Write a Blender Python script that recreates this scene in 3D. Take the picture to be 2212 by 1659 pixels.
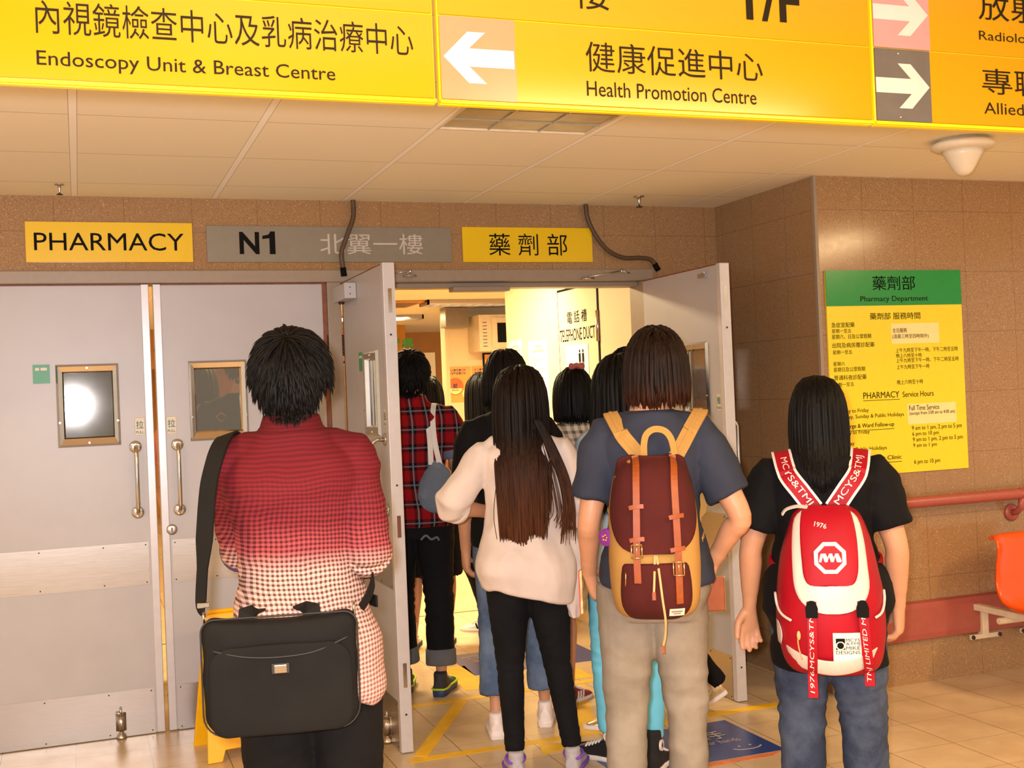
import bpy, bmesh, math, random
import numpy as np
from mathutils import Vector, Matrix, noise

# ------------------------------------------------------------------ camera, world, lights, exposure
SC = bpy.context.scene
COL = SC.collection
for o in list(bpy.data.objects):
    bpy.data.objects.remove(o)
EYE = Vector((0.0, 0.0, 1.46))
YAW, PITCH, ROLL = math.radians(20.174), math.radians(0.432), math.radians(-2.356)
FOCAL_PX = 2550.5
_f = Vector((math.sin(YAW) * math.cos(PITCH), math.cos(YAW) * math.cos(PITCH), math.sin(PITCH)))
_r0 = Vector((math.cos(YAW), -math.sin(YAW), 0))
_u0 = _r0.cross(_f)
_r = _r0 * math.cos(ROLL) + _u0 * math.sin(ROLL)
_u = -_r0 * math.sin(ROLL) + _u0 * math.cos(ROLL)
cam_data = bpy.data.cameras.new('camera')
cam_data.sensor_fit = 'HORIZONTAL'
cam_data.sensor_width = 36.0
cam_data.lens = 36.0 * FOCAL_PX / 2212.0
cam_data.clip_start = 0.05
cam = bpy.data.objects.new('camera', cam_data)
COL.objects.link(cam)
cam.matrix_world = Matrix(((_r.x, _u.x, -_f.x, EYE.x), (_r.y, _u.y, -_f.y, EYE.y), (_r.z, _u.z, -_f.z, EYE.z), (0, 0, 0, 1)))
SC.camera = cam

world = bpy.data.worlds.new('lobby_ambient')
SC.world = world
world.use_nodes = True
_bg = world.node_tree.nodes['Background']
_bg.inputs[0].default_value = (1.0, 0.82, 0.62, 1)
_bg.inputs[1].default_value = 1.0

def area_light(name, loc, size, power, color, rot=(0, 0, 0), spread=None):
    d = bpy.data.lights.new(name, 'AREA')
    d.shape = 'RECTANGLE'; d.size, d.size_y = size
    d.energy = power; d.color = color
    if spread: d.spread = spread
    o = bpy.data.objects.new(name, d); COL.objects.link(o)
    o.location = loc; o.rotation_euler = rot
    return o
def spot_light(name, loc, target, power, color, angle, blend=.6, radius=.04):
    d = bpy.data.lights.new(name, 'SPOT')
    d.energy = power; d.color = color; d.spot_size = math.radians(angle); d.spot_blend = blend; d.shadow_soft_size = radius
    o = bpy.data.objects.new(name, d); COL.objects.link(o)
    o.location = loc
    o.rotation_euler = (Vector(target) - Vector(loc)).to_track_quat('-Z', 'Y').to_euler()
    return o
WARM = (1.0, 0.70, 0.36)
# unseen lights over the waiting lobby; the last is added for ceiling bounce
area_light('unseen_lobby_light', (1.9, .7, 2.39), (1.2, .5), 85, WARM)
area_light('unseen_lobby_light', (4.9, 2.2, 2.39), (.3, 1.2), 70, WARM)
area_light('unseen_lobby_light', (-1.4, 2.4, 2.39), (1.2, .3), 60, WARM)
area_light('unseen_lobby_light', (.2, .2, 2.39), (1.2, .3), 85, WARM)  # added out of view so the floor bounces light up to the ceiling
# fittings of the pharmacy corridor
area_light('corridor_lamp', (1.6, 7.2, 2.38), (1.2, .4), 125, (1.0, .78, .45))
area_light('corridor_lamp', (3.6, 9.6, 2.38), (1.2, .4), 220, (1.0, .70, .32))
area_light('corridor_lamp', (3.0, 13.2, 2.38), (1.2, .4), 130, (1.0, .72, .36))
spot_light('corridor_downlight', (2.2, 6.75, 2.36), (2.85, 7.05, 1.50), 62, (1.0, .86, .60), 95, .9, .06)
# the flash on the camera body
_fl = bpy.data.lights.new('camera_flash', 'SPOT')
_fl.energy = 540; _fl.color = (.93, .92, 1.0); _fl.shadow_soft_size = .03; _fl.spot_size = math.radians(75); _fl.spot_blend = .5
_flo = bpy.data.objects.new('camera_flash', _fl); COL.objects.link(_flo)
_flo.location = EYE + _u * 0.045 - _r * 0.05
_flo.rotation_euler = _f.to_track_quat('-Z', 'Y').to_euler()

SC.view_settings.view_transform = 'Standard'
SC.view_settings.look = 'None'
SC.view_settings.gamma = 1.0
SC.view_settings.exposure = -0.10
SC.view_settings.use_curve_mapping = False
SC.cycles.max_bounces = 6
SC.cycles.diffuse_bounces = 3
SC.cycles.glossy_bounces = 3
SC.cycles.transmission_bounces = 4
SC.cycles.transparent_max_bounces = 8
SC.cycles.sample_clamp_indirect = 4.0
SC.cycles.use_denoising = True
SC.cycles.caustics_reflective = False
SC.cycles.caustics_refractive = False

# ------------------------------------------------------------------ helpers
def ray(px, py):
    return _r * ((px - 1106) / FOCAL_PX) - _u * ((py - 829.5) / FOCAL_PX) + _f
def on_y(px, py, y):
    d = ray(px, py); return EYE + d * (y / d.y)
def on_z(px, py, z=0.0):
    d = ray(px, py); return EYE + d * ((z - EYE.z) / d.z)
def on_x(px, py, x):
    d = ray(px, py); return EYE + d * (x / d.x)

def lin(c):
    return tuple(((v / 255.0) / 12.92 if v <= 10 else ((v / 255.0 + .055) / 1.055) ** 2.4) for v in c)

class NT:
    """small node-tree writer"""
    def __init__(s, m):
        s.t = m.node_tree; s.n = s.t.nodes; s.l = s.t.links
    def node(s, kind, **kw):
        n = s.n.new(kind)
        for k, v in kw.items():
            if k.startswith('i_'):
                key = k[2:]
                key = int(key) if key.isdigit() else key
                s.inp(n.inputs[key], v)
            else:
                setattr(n, k, v)
        return n
    def inp(s, sock, v):
        if hasattr(v, 'is_output'):
            s.l.new(v, sock)
        elif hasattr(v, 'outputs'):
            s.l.new(v.outputs[0], sock)
        else:
            if sock.type == 'RGBA' and len(v) == 3: v = tuple(v) + (1,)
            sock.default_value = v
    def math(s, op, a, b=0.0, c=None):
        n = s.n.new('ShaderNodeMath'); n.operation = op
        s.inp(n.inputs[0], a); s.inp(n.inputs[1], b)
        if c is not None: s.inp(n.inputs[2], c)
        return n.outputs[0]
    def mix(s, f, a, b):
        n = s.n.new('ShaderNodeMix'); n.data_type = 'RGBA'
        s.inp(n.inputs[0], f); s.inp(n.inputs[6], a); s.inp(n.inputs[7], b)
        return n.outputs[2]
    def coord(s):
        c = s.n.new('ShaderNodeTexCoord')
        x = s.n.new('ShaderNodeSeparateXYZ'); s.l.new(c.outputs['Object'], x.inputs[0])
        return c.outputs['Object'], x.outputs[0], x.outputs[1], x.outputs[2]
    def noise(s, vec, scale, detail=2.0, rough=.5):
        n = s.n.new('ShaderNodeTexNoise'); s.l.new(vec, n.inputs['Vector'])
        n.inputs['Scale'].default_value = scale; n.inputs['Detail'].default_value = detail; n.inputs['Roughness'].default_value = rough
        return n.outputs[0]
    def ramp(s, v, lo, hi):
        n = s.n.new('ShaderNodeMapRange'); s.inp(n.inputs[0], v)
        n.inputs[1].default_value = lo; n.inputs[2].default_value = hi
        return n.outputs[0]
    def scaled(s, vec, sc):
        n = s.n.new('ShaderNodeMapping'); s.l.new(vec, n.inputs[0]); n.inputs['Scale'].default_value = sc
        return n.outputs[0]
    def bump(s, h, strength=.3, dist=.002):
        n = s.n.new('ShaderNodeBump'); s.inp(n.inputs['Height'], h)
        n.inputs['Strength'].default_value = strength; n.inputs['Distance'].default_value = dist
        return n.outputs[0]

def mat(name, rgb, rough=.5, metal=0.0, spec=.5, noise_amt=.06, noise_scale=30.0, bump=0.0, bump_scale=200.0, sheen=0.0, emit=None, emit_strength=1.0, stretch=None):
    m = bpy.data.materials.new(name); m.use_nodes = True
    t = NT(m); b = t.n['Principled BSDF']
    c = lin(rgb)
    vec, x, y, z = t.coord()
    if stretch: vec = t.scaled(vec, stretch)
    if noise_amt > 0:
        f = t.noise(vec, noise_scale)
        dark = tuple(v * (1 - noise_amt) for v in c); light = tuple(min(1, v * (1 + noise_amt)) for v in c)
        t.l.new(t.mix(t.ramp(f, .3, .7), dark, light), b.inputs['Base Color'])
    else:
        b.inputs['Base Color'].default_value = c + (1,)
    b.inputs['Roughness'].default_value = rough
    b.inputs['Metallic'].default_value = metal
    b.inputs['Specular IOR Level'].default_value = spec
    if sheen:
        b.inputs['Sheen Weight'].default_value = sheen
    if bump:
        t.l.new(t.bump(t.noise(vec, bump_scale, 3), bump), b.inputs['Normal'])
    if emit:
        b.inputs['Emission Color'].default_value = lin(emit) + (1,)
        b.inputs['Emission Strength'].default_value = emit_strength
    return m
def custom(name, fn, rough=.5, metal=0.0, spec=.5):
    m = bpy.data.materials.new(name); m.use_nodes = True
    t = NT(m); b = t.n['Principled BSDF']
    b.inputs['Roughness'].default_value = rough; b.inputs['Metallic'].default_value = metal; b.inputs['Specular IOR Level'].default_value = spec
    fn(t, b)
    return m

class MB:
    """collects geometry for ONE mesh object"""
    def __init__(s):
        s.v = []; s.f = []; s.m = []; s.cur = 0; s.sm = []; s.smooth = False
    def add(s, vs, fs):
        o = len(s.v); s.v.extend([tuple(p) for p in vs])
        for f in fs:
            s.f.append(tuple(i + o for i in f)); s.m.append(s.cur); s.sm.append(s.smooth)
        return s
    def box(s, x0, x1, y0, y1, z0, z1):
        v = [(x, y, z) for z in (z0, z1) for y in (y0, y1) for x in (x0, x1)]
        return s.add(v, [(0, 2, 3, 1), (4, 5, 7, 6), (0, 1, 5, 4), (2, 6, 7, 3), (0, 4, 6, 2), (1, 3, 7, 5)])
    def obox(s, c, ax, ay, az, hx, hy, hz):
        c = Vector(c); ax, ay, az = Vector(ax) * hx, Vector(ay) * hy, Vector(az) * hz
        v = [c + ax * i + ay * j + az * k for k in (-1, 1) for j in (-1, 1) for i in (-1, 1)]
        return s.add(v, [(0, 2, 3, 1), (4, 5, 7, 6), (0, 1, 5, 4), (2, 6, 7, 3), (0, 4, 6, 2), (1, 3, 7, 5)])
    def rings(s, rs, cap=True, closed=False):
        n = len(rs[0]); vs = [p for r in rs for p in r]; fs = []
        m = len(rs)
        for i in range(m if closed else m - 1):
            a = i * n; b = ((i + 1) % m) * n
            for j in range(n):
                k = (j + 1) % n
                fs.append((a + j, a + k, b + k, b + j))
        if cap and not closed:
            fs.append(tuple(range(n - 1, -1, -1))); fs.append(tuple(range((m - 1) * n, m * n)))
        return s.add(vs, fs)
    def tube(s, pts, rad, n=10, ref=(1, 0, .01), flat=1.0, round_ends=False, cap=True, closed=False, power=2.0):
        """rad: number or list; a radius may be (rx, ry); rx lies along ref"""
        P = [Vector(p) for p in pts]; m = len(P)
        R = [rad] * m if not isinstance(rad, (list, tuple)) or (isinstance(rad, tuple)) else list(rad)
        R = [(r, r * flat) if not isinstance(r, (tuple, list)) else tuple(r) for r in R]
        rs = []; ref = Vector(ref).normalized()
        T = []
        for i in range(m):
            a = P[(i - 1) % m] if (closed or i > 0) else P[i]; b = P[(i + 1) % m] if (closed or i < m - 1) else P[i]
            T.append((b - a).normalized())
        u = (ref - T[0] * ref.dot(T[0])).normalized()
        fr = []
        for i in range(m):
            u = u - T[i] * u.dot(T[i])
            u = u.normalized() if u.length > 1e-6 else T[i].orthogonal().normalized()
            fr.append((u.copy(), T[i].cross(u)))
        def ring(c, u, w, rx, ry):
            out = []
            for j in range(n):
                a = 2 * math.pi * j / n; ca, sa = math.cos(a), math.sin(a)
                if power != 2.0:
                    ca = math.copysign(abs(ca) ** (2 / power), ca); sa = math.copysign(abs(sa) ** (2 / power), sa)
                out.append(c + u * (rx * ca) + w * (ry * sa))
            return out
        if round_ends and not closed:
            for k in (.98, .8, .45):
                h = math.sqrt(1 - k * k)
                rs.append(ring(P[0] - T[0] * max(R[0]) * k, fr[0][0], fr[0][1], R[0][0] * h, R[0][1] * h))
        for i in range(m):
            rs.append(ring(P[i], fr[i][0], fr[i][1], *R[i]))
        if round_ends and not closed:
            for k in (.45, .8, .98):
                h = math.sqrt(1 - k * k)
                rs.append(ring(P[-1] + T[-1] * max(R[-1]) * k, fr[-1][0], fr[-1][1], R[-1][0] * h, R[-1][1] * h))
        return s.rings(rs, cap, closed)
    def cyl(s, p0, p1, r0, r1=None, n=24):
        return s.tube([p0, p1], [r0, r0 if r1 is None else r1], n)
    def ribbon(s, pts, width, thick, normals):
        """flat strap: rectangle section, wide across, thin along the given normals"""
        P = [Vector(p) for p in pts]; m = len(P); rs = []
        W = width if isinstance(width, list) else [width] * m
        for i in range(m):
            t = (P[min(i + 1, m - 1)] - P[max(i - 1, 0)]).normalized()
            nn = Vector(normals[i] if isinstance(normals, list) else normals)
            nn = (nn - t * nn.dot(t)).normalized(); w = t.cross(nn)
            a, b = w * W[i] / 2, nn * thick / 2
            rs.append([P[i] - a * .97 - b, P[i] + a * .97 - b, P[i] + a, P[i] + a * .97 + b, P[i] - a * .97 + b, P[i] - a])
        return s.rings(rs)
    def prism(s, pts, fr, d0, d1):
        """outline pts (u,v) in frame fr=(origin,u,v,n), from depth d0 to d1 along n"""
        o, u, v, n = [Vector(q) for q in fr]; k = len(pts)
        vs = [o + u * a + v * b + n * d0 for a, b in pts] + [o + u * a + v * b + n * d1 for a, b in pts]
        fs = [tuple(range(k - 1, -1, -1)), tuple(range(k, 2 * k))] + [(i, (i + 1) % k, k + (i + 1) % k, k + i) for i in range(k)]
        return s.add(vs, fs)
    def lathe(s, prof, c=(0, 0, 0), axis=(0, 0, 1), n=28):
        """profile of (radius, height)"""
        a = Vector(axis).normalized(); u = a.orthogonal().normalized(); w = a.cross(u); c = Vector(c)
        return s.rings([[c + a * h + (u * math.cos(2 * math.pi * j / n) + w * math.sin(2 * math.pi * j / n)) * max(r, 1e-4) for j in range(n)] for r, h in prof])
    def sellip(s, c, rad, e=1.0, e2=None, n=20, mrot=None):
        """superellipsoid"""
        e2 = e if e2 is None else e2; c = Vector(c); rs = []
        pw = lambda x, p: math.copysign(abs(x) ** p, x)
        for i in range(n // 2 + 1):
            ph = -math.pi / 2 + math.pi * i / (n // 2); ph = max(min(ph, math.pi / 2 - .02), -math.pi / 2 + .02)
            r = []
            for j in range(n):
                a = 2 * math.pi * j / n
                p = Vector((rad[0] * pw(math.cos(ph), e) * pw(math.cos(a), e2), rad[1] * pw(math.cos(ph), e) * pw(math.sin(a), e2), rad[2] * pw(math.sin(ph), e)))
                r.append(c + (mrot @ p if mrot else p))
            rs.append(r)
        return s.rings(rs)
    def mesh(s, name):
        me = bpy.data.meshes.new(name); me.from_pydata(s.v, [], s.f); me.update()
        me.polygons.foreach_set('material_index', s.m)
        me.polygons.foreach_set('use_smooth', s.sm)
        return me

MW = {}
def thing(name, label, cat, loc=(0, 0, 0), rotz=0.0, group=None):
    o = bpy.data.objects.new(name, None); COL.objects.link(o)
    o.empty_display_size = .1
    o.location = loc; o.rotation_euler = (0, 0, rotz)
    MW[o.name] = Matrix.Translation(loc) @ Matrix.Rotation(rotz, 4, 'Z')
    tag(o, label, cat, group)
    return o
def tag(o, label=None, cat=None, group=None, kind=None):
    if label: o['label'] = label
    if cat: o['category'] = cat
    if group: o['group'] = group
    if kind: o['kind'] = kind
    return o
def fix_normals(me):
    bm = bmesh.new(); bm.from_mesh(me); bmesh.ops.recalc_face_normals(bm, faces=bm.faces); bm.to_mesh(me); bm.free()
def put(name, g, mats, parent=None, local=False, smooth=None, bevel=0.0, rel=None):
    """links geometry g (MB or mesh, world coordinates unless local) as one object"""
    me = g.mesh(name) if isinstance(g, MB) else g
    fix_normals(me)
    for mm in (mats if isinstance(mats, (list, tuple)) else [mats]):
        me.materials.append(mm)
    if smooth is not None:
        me.polygons.foreach_set('use_smooth', [smooth] * len(me.polygons))
    o = bpy.data.objects.new(name, me); COL.objects.link(o)
    if parent is not None:
        o.parent = parent
        M = MW[parent.name]; MW[o.name] = M
        if not local:
            me.transform(M.inverted())
    else:
        if rel is None:
            n = len(me.vertices); co = np.empty(n * 3); me.vertices.foreach_get('co', co); co = co.reshape(-1, 3)
            mn, mx = co.min(0), co.max(0)
            rel = Vector(((mn[0] + mx[0]) / 2, (mn[1] + mx[1]) / 2, mn[2]))
        else:
            rel = Vector(rel)
        me.transform(Matrix.Translation(-rel)); o.location = rel
        MW[o.name] = Matrix.Translation(rel)
    if bevel:
        b = o.modifiers.new('bevel', 'BEVEL'); b.width = bevel; b.segments = 2; b.limit_method = 'ANGLE'
    return o
def struct(name, g, m, **kw):
    kw.setdefault('rel', (0, 0, 0))
    o = put(name, g, m, **kw); o['kind'] = 'structure'; return o

def text_mesh(body, width=None, height=None, bold=0.0, thick=.0006, align=None, shear=0.0, spacing=1.0, line=1.0):
    """flat lettering as a mesh in the XY plane, lower left of its bounds at the origin"""
    c = bpy.data.curves.new('lettering', 'FONT'); c.body = body; c.size = 1.0; c.offset = bold; c.shear = shear
    c.space_character = spacing; c.resolution_u = 3; c.space_line = line
    if align: c.align_x = align
    o = bpy.data.objects.new('lettering', c); COL.objects.link(o)
    dg = bpy.context.evaluated_depsgraph_get(); dg.update()
    me = bpy.data.meshes.new_from_object(o.evaluated_get(dg))
    bpy.data.objects.remove(o); bpy.data.curves.remove(c)
    n = len(me.vertices); co = np.empty(n * 3); me.vertices.foreach_get('co', co); co = co.reshape(-1, 3)
    mn, mx = co.min(0), co.max(0); size = np.maximum(mx - mn, 1e-6)
    sx = width / size[0] if width else (height / size[1])
    sy = height / size[1] if height else sx
    co = (co - mn) * np.array([sx, sy, 1.0]); co[:, 2] = 0
    me.vertices.foreach_set('co', co.ravel()); me.update()
    return me
def lettering(body, fr, mats, parent, width=None, height=None, name='lettering', lift=.0012, local=False, **kw):
    """fr=(lower-left corner, right vector, up vector)"""
    me = text_mesh(body, width, height, **kw)
    o, u, v = [Vector(q) for q in fr]; n = u.cross(v)
    M = Matrix(((u.x, v.x, n.x, o.x + n.x * lift), (u.y, v.y, n.y, o.y + n.y * lift), (u.z, v.z, n.z, o.z + n.z * lift), (0, 0, 0, 1)))
    me.transform(M)
    return put(name, me, mats, parent, local=local)

def remesh(mb, voxel, smooth=4, factor=.5):
    me = mb.mesh('tmp') if isinstance(mb, MB) else mb
    fix_islands(me)
    o = bpy.data.objects.new('tmp', me); COL.objects.link(o)
    r = o.modifiers.new('r', 'REMESH'); r.mode = 'VOXEL'; r.voxel_size = voxel; r.adaptivity = 0.0
    if smooth:
        s = o.modifiers.new('s', 'SMOOTH'); s.factor = factor; s.iterations = smooth
    dg = bpy.context.evaluated_depsgraph_get(); dg.update()
    out = bpy.data.meshes.new_from_object(o.evaluated_get(dg))
    bpy.data.objects.remove(o); bpy.data.meshes.remove(me)
    out.polygons.foreach_set('use_smooth', [True] * len(out.polygons))
    return out
def fix_islands(me):
    bm = bmesh.new(); bm.from_mesh(me); bmesh.ops.recalc_face_normals(bm, faces=bm.faces); bm.to_mesh(me); bm.free()
def coords(me):
    n = len(me.vertices); co = np.empty(n * 3); me.vertices.foreach_get('co', co); return co.reshape(-1, 3)
def set_coords(me, co):
    me.vertices.foreach_set('co', np.ascontiguousarray(co).ravel()); me.update()
def normals(me):
    n = len(me.vertices); no = np.empty(n * 3); me.vertices.foreach_get('normal', no); return no.reshape(-1, 3)
def wrinkle(me, amp, scale=(14, 14, 5), seed=0.0, mask=None, sharp=True):
    """cloth folds: real displacement along the normals"""
    co = coords(me); no = normals(me); d = np.empty(len(co)); s = Vector(scale)
    for i, p in enumerate(co):
        q = Vector((p[0] * s.x + seed, p[1] * s.y, p[2] * s.z))
        a = noise.noise(q); b = noise.noise(q * 2.3 + Vector((9.1, 3.3, seed)))
        d[i] = (1 - 2 * abs(a)) * .7 + b * .4 if sharp else a + .4 * b
    if mask is not None: d *= mask(co)
    set_coords(me, co + no * (d * amp)[:, None])
    return me
def join_mesh(a, b, off=1):
    """appends mesh b to mesh a, faces of b using material slots from off on"""
    ca, cb = coords(a), coords(b); na = len(ca)
    fa = [tuple(p.vertices) for p in a.polygons]; fb = [tuple(i + na for i in p.vertices) for p in b.polygons]
    mi = [p.material_index for p in a.polygons] + [p.material_index + off for p in b.polygons]
    me = bpy.data.meshes.new('j'); me.from_pydata([tuple(p) for p in ca] + [tuple(p) for p in cb], [], fa + fb); me.update()
    me.polygons.foreach_set('material_index', mi); me.polygons.foreach_set('use_smooth', [True] * len(mi))
    return me
def crom(keys, n):
    """Catmull-Rom through rows of keys, n samples per span"""
    K = np.array(keys, float); out = []
    for i in range(len(K) - 1):
        p0 = K[max(i - 1, 0)]; p1 = K[i]; p2 = K[i + 1]; p3 = K[min(i + 2, len(K) - 1)]
        for k in range(n):
            t = k / n
            out.append(.5 * ((2 * p1) + (-p0 + p2) * t + (2 * p0 - 5 * p1 + 4 * p2 - p3) * t * t + (-p0 + 3 * p1 - 3 * p2 + p3) * t ** 3))
    out.append(K[-1]); return np.array(out)
# ------------------------------------------------------------------ materials of the place
def _line(t, u, off, pitch, half):
    """1 on a joint line of the given half width"""
    f = t.math('FRACT', t.math('DIVIDE', t.math('SUBTRACT', u, off), pitch))
    d = t.math('MULTIPLY', t.math('MINIMUM', f, t.math('SUBTRACT', 1.0, f)), pitch)
    return t.math('LESS_THAN', d, half)
def granite(t, b):
    vec, x, y, z = t.coord()
    u = t.math('ADD', x, y)
    j = t.math('MAXIMUM', _line(t, u, 8.137, .295, .0014), _line(t, z, 2.254, .293, .0014))
    base = t.mix(t.ramp(t.noise(vec, 260, 3, .7), .35, .65), lin((128, 97, 66)), lin((182, 144, 102)))
    base = t.mix(t.ramp(t.noise(vec, 2.0, 2), .3, .7), base, t.mix(.5, base, lin((156, 116, 76))))
    v = t.node('ShaderNodeTexVoronoi'); t.l.new(vec, v.inputs['Vector']); v.inputs['Scale'].default_value = 110
    fleck = t.math('LESS_THAN', v.outputs['Distance'], .17)
    sep = t.node('ShaderNodeSeparateColor'); t.l.new(v.outputs['Color'], sep.inputs[0])
    fleck = t.math('MULTIPLY', fleck, t.math('GREATER_THAN', sep.outputs[0], 0.76))
    base = t.mix(fleck, base, lin((232, 208, 172)))
    base = t.mix(t.math('MULTIPLY', j, .55), base, lin((96, 70, 50)))
    t.l.new(base, b.inputs['Base Color'])
    t.l.new(t.math('ADD', .13, t.math('MULTIPLY', t.noise(vec, 40), .06)), b.inputs['Roughness'])
    t.l.new(t.bump(t.math('SUBTRACT', t.noise(vec, 3.0, 1), j), .12, .002), b.inputs['Normal'])
M_granite = custom('polished_granite_tile', granite)
def floor_tile(t, b):
    vec, x, y, z = t.coord()
    j = t.math('MAXIMUM', _line(t, x, .234, .2975, .0019), _line(t, y, 5.316, .2975, .0012))
    base = t.mix(t.ramp(t.noise(vec, 5, 4, .6), .3, .7), lin((196, 168, 130)), lin((218, 192, 154)))
    base = t.mix(t.ramp(t.noise(vec, 180, 2), .4, .6), base, t.mix(.92, lin((184, 156, 118)), base))
    base = t.mix(t.math('MULTIPLY', j, .85), base, lin((104, 80, 56)))
    t.l.new(base, b.inputs['Base Color'])
    t.l.new(t.math('ADD', .24, t.math('MULTIPLY', t.noise(vec, 7), .14)), b.inputs['Roughness'])
    t.l.new(t.bump(t.math('SUBTRACT', 1.0, j), .15, .002), b.inputs['Normal'])
M_floor = custom('beige_floor_tile', floor_tile, spec=.45)
def ceil_tile(t, b):
    vec, x, y, z = t.coord()
    bar = _line(t, x, .015, .6035, .012)
    edge = t.math('SUBTRACT', _line(t, x, .015, .6035, .0138), bar)
    seam = _line(t, y, 4.02, .6035, .0022)
    seam = t.math('MULTIPLY', seam, t.math('SUBTRACT', 1.0, bar))
    base = t.mix(t.ramp(t.noise(vec, 220, 3, .7), .3, .7), lin((240, 230, 202)), lin((248, 238, 212)))
    base = t.mix(bar, base, lin((252, 246, 234)))
    base = t.mix(t.math('MULTIPLY', t.math('MAXIMUM', edge, seam), .7), base, lin((120, 98, 72)))
    t.l.new(base, b.inputs['Base Color'])
    t.l.new(t.bump(t.noise(vec, 300, 3), .12, .001), b.inputs['Normal'])
M_ceil = custom('mineral_ceiling_tile', ceil_tile, rough=.85, spec=.2)
M_cream = mat('cream_painted_wall', (232, 208, 165), .55, noise_amt=.03, noise_scale=3, bump=.04, bump_scale=60)
M_orangewall = mat('ochre_painted_wall', (200, 140, 66), .6, noise_amt=.06, noise_scale=2)
M_frame = mat('grey_brown_door_frame_paint', (150, 132, 112), .4, noise_amt=.04)
M_door = mat('pale_grey_door_laminate', (180, 175, 176), .38, noise_amt=.025, noise_scale=8)
M_doorwood = mat('reddish_door_edge_timber', (128, 66, 32), .5, noise_amt=.2, noise_scale=40)
M_edge = mat('satin_aluminium_edge', (200, 194, 194), .32, .25, noise_amt=.03)
def brushed(t, b, c0, c1, stretch=(2, 2, 240), base_r=.24):
    vec, x, y, z = t.coord()
    f = t.noise(t.scaled(vec, stretch), 6, 3)
    t.l.new(t.mix(f, lin(c0), lin(c1)), b.inputs['Base Color'])
    t.l.new(t.math('ADD', base_r, t.math('MULTIPLY', f, .12)), b.inputs['Roughness'])
    t.l.new(t.bump(f, .05, .001), b.inputs['Normal'])
    b.inputs['Anisotropic'].default_value = .5
M_steel = custom('brushed_stainless_plate', lambda t, b: brushed(t, b, (176, 168, 162), (206, 198, 190)), metal=1.0)
M_chrome = mat('polished_stainless', (205, 198, 190), .14, 1.0, noise_amt=.03)
M_darkmetal = mat('dark_metal', (62, 54, 48), .4, .6)
M_black = mat('black_paint_lettering', (16, 15, 14), .75, spec=.12, noise_amt=0)
M_darkbrown = mat('dark_brown_lettering', (36, 26, 12), .75, spec=.12, noise_amt=0)
M_white = mat('white_vinyl', (196, 184, 168), .4, noise_amt=.03)
M_paper = mat('white_paper', (240, 232, 214), .7, noise_amt=.03)
def glass(t, b):
    t.n.remove(b)
    tr = t.node('ShaderNodeBsdfTransparent'); tr.inputs[0].default_value = (.80, .74, .64, 1)
    gl = t.node('ShaderNodeBsdfGlossy'); gl.inputs['Roughness'].default_value = .015; gl.inputs[0].default_value = (.9, .9, .9, 1)
    mx = t.node('ShaderNodeMixShader'); mx.inputs[0].default_value = .12
    t.l.new(tr.outputs[0], mx.inputs[1]); t.l.new(gl.outputs[0], mx.inputs[2])
    t.l.new(mx.outputs[0], t.n['Material Output'].inputs[0])
M_glass = custom('door_window_glass', glass)
def mirror_glass(t, b):
    vec, x, y, z = t.coord()
    t.l.new(t.mix(t.noise(vec, 14, 3), lin((92, 88, 82)), lin((112, 108, 102))), b.inputs['Base Color'])
M_mirror = custom('coated_mirror_glass', mirror_glass, rough=.05, metal=.85)
M_yellow = mat('yellow_sign_acrylic', (184, 132, 3), .16, noise_amt=.015, noise_scale=4)
M_wallyellow = mat('yellow_wall_plate', (236, 194, 12), .25, noise_amt=.02, noise_scale=6)
M_greyplate = mat('grey_wall_plate', (136, 126, 108), .32, noise_amt=.03)
M_salmon = mat('salmon_arrow_panel', (188, 122, 82), .22, noise_amt=.02)
M_pink = mat('pink_arrow_panel', (196, 130, 122), .22, noise_amt=.02)
M_charcoal = mat('charcoal_arrow_panel', (92, 84, 76), .25, noise_amt=.05)
M_green = mat('green_board_header', (16, 140, 54), .2, noise_amt=.03)
M_board = mat('yellow_notice_board', (240, 214, 22), .3, noise_amt=.02)
M_patch = mat('pale_correction_patch', (250, 226, 150), .4, noise_amt=.02)
M_conduit = mat('brown_flexible_conduit', (84, 62, 40), .5, noise_amt=.1)
M_rail = mat('terracotta_vinyl_rail', (164, 82, 70), .38, noise_amt=.05)
M_orange = mat('orange_moulded_plastic', (238, 84, 16), .22, noise_amt=.03)
M_cwhite = mat('cream_powder_coat', (222, 204, 172), .4)
M_tape = mat('yellow_floor_tape', (236, 184, 12), .5, noise_amt=.08, noise_scale=12)
M_blue = mat('blue_floor_sticker', (34, 66, 140), .3, noise_amt=.06, noise_scale=6)
M_handimg = mat('printed_skin_tone', (226, 128, 74), .35, noise_amt=.25, noise_scale=18)
M_wet = mat('yellow_caution_plastic', (244, 182, 12), .35, noise_amt=.04)
M_tgreen = mat('green_plastic_tag', (62, 146, 102), .4, noise_amt=.05)
M_sticker = mat('translucent_pull_sticker', (216, 200, 176), .4, noise_amt=.03)
M_teal = mat('teal_lettering', (34, 112, 104), .5, noise_amt=0)
M_lamp = mat('lit_louvre', (255, 240, 205), .4, noise_amt=.0, emit=(255, 226, 170), emit_strength=2.6)
M_greenlit = mat('green_lettering', (40, 190, 90), .5, noise_amt=0)

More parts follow.
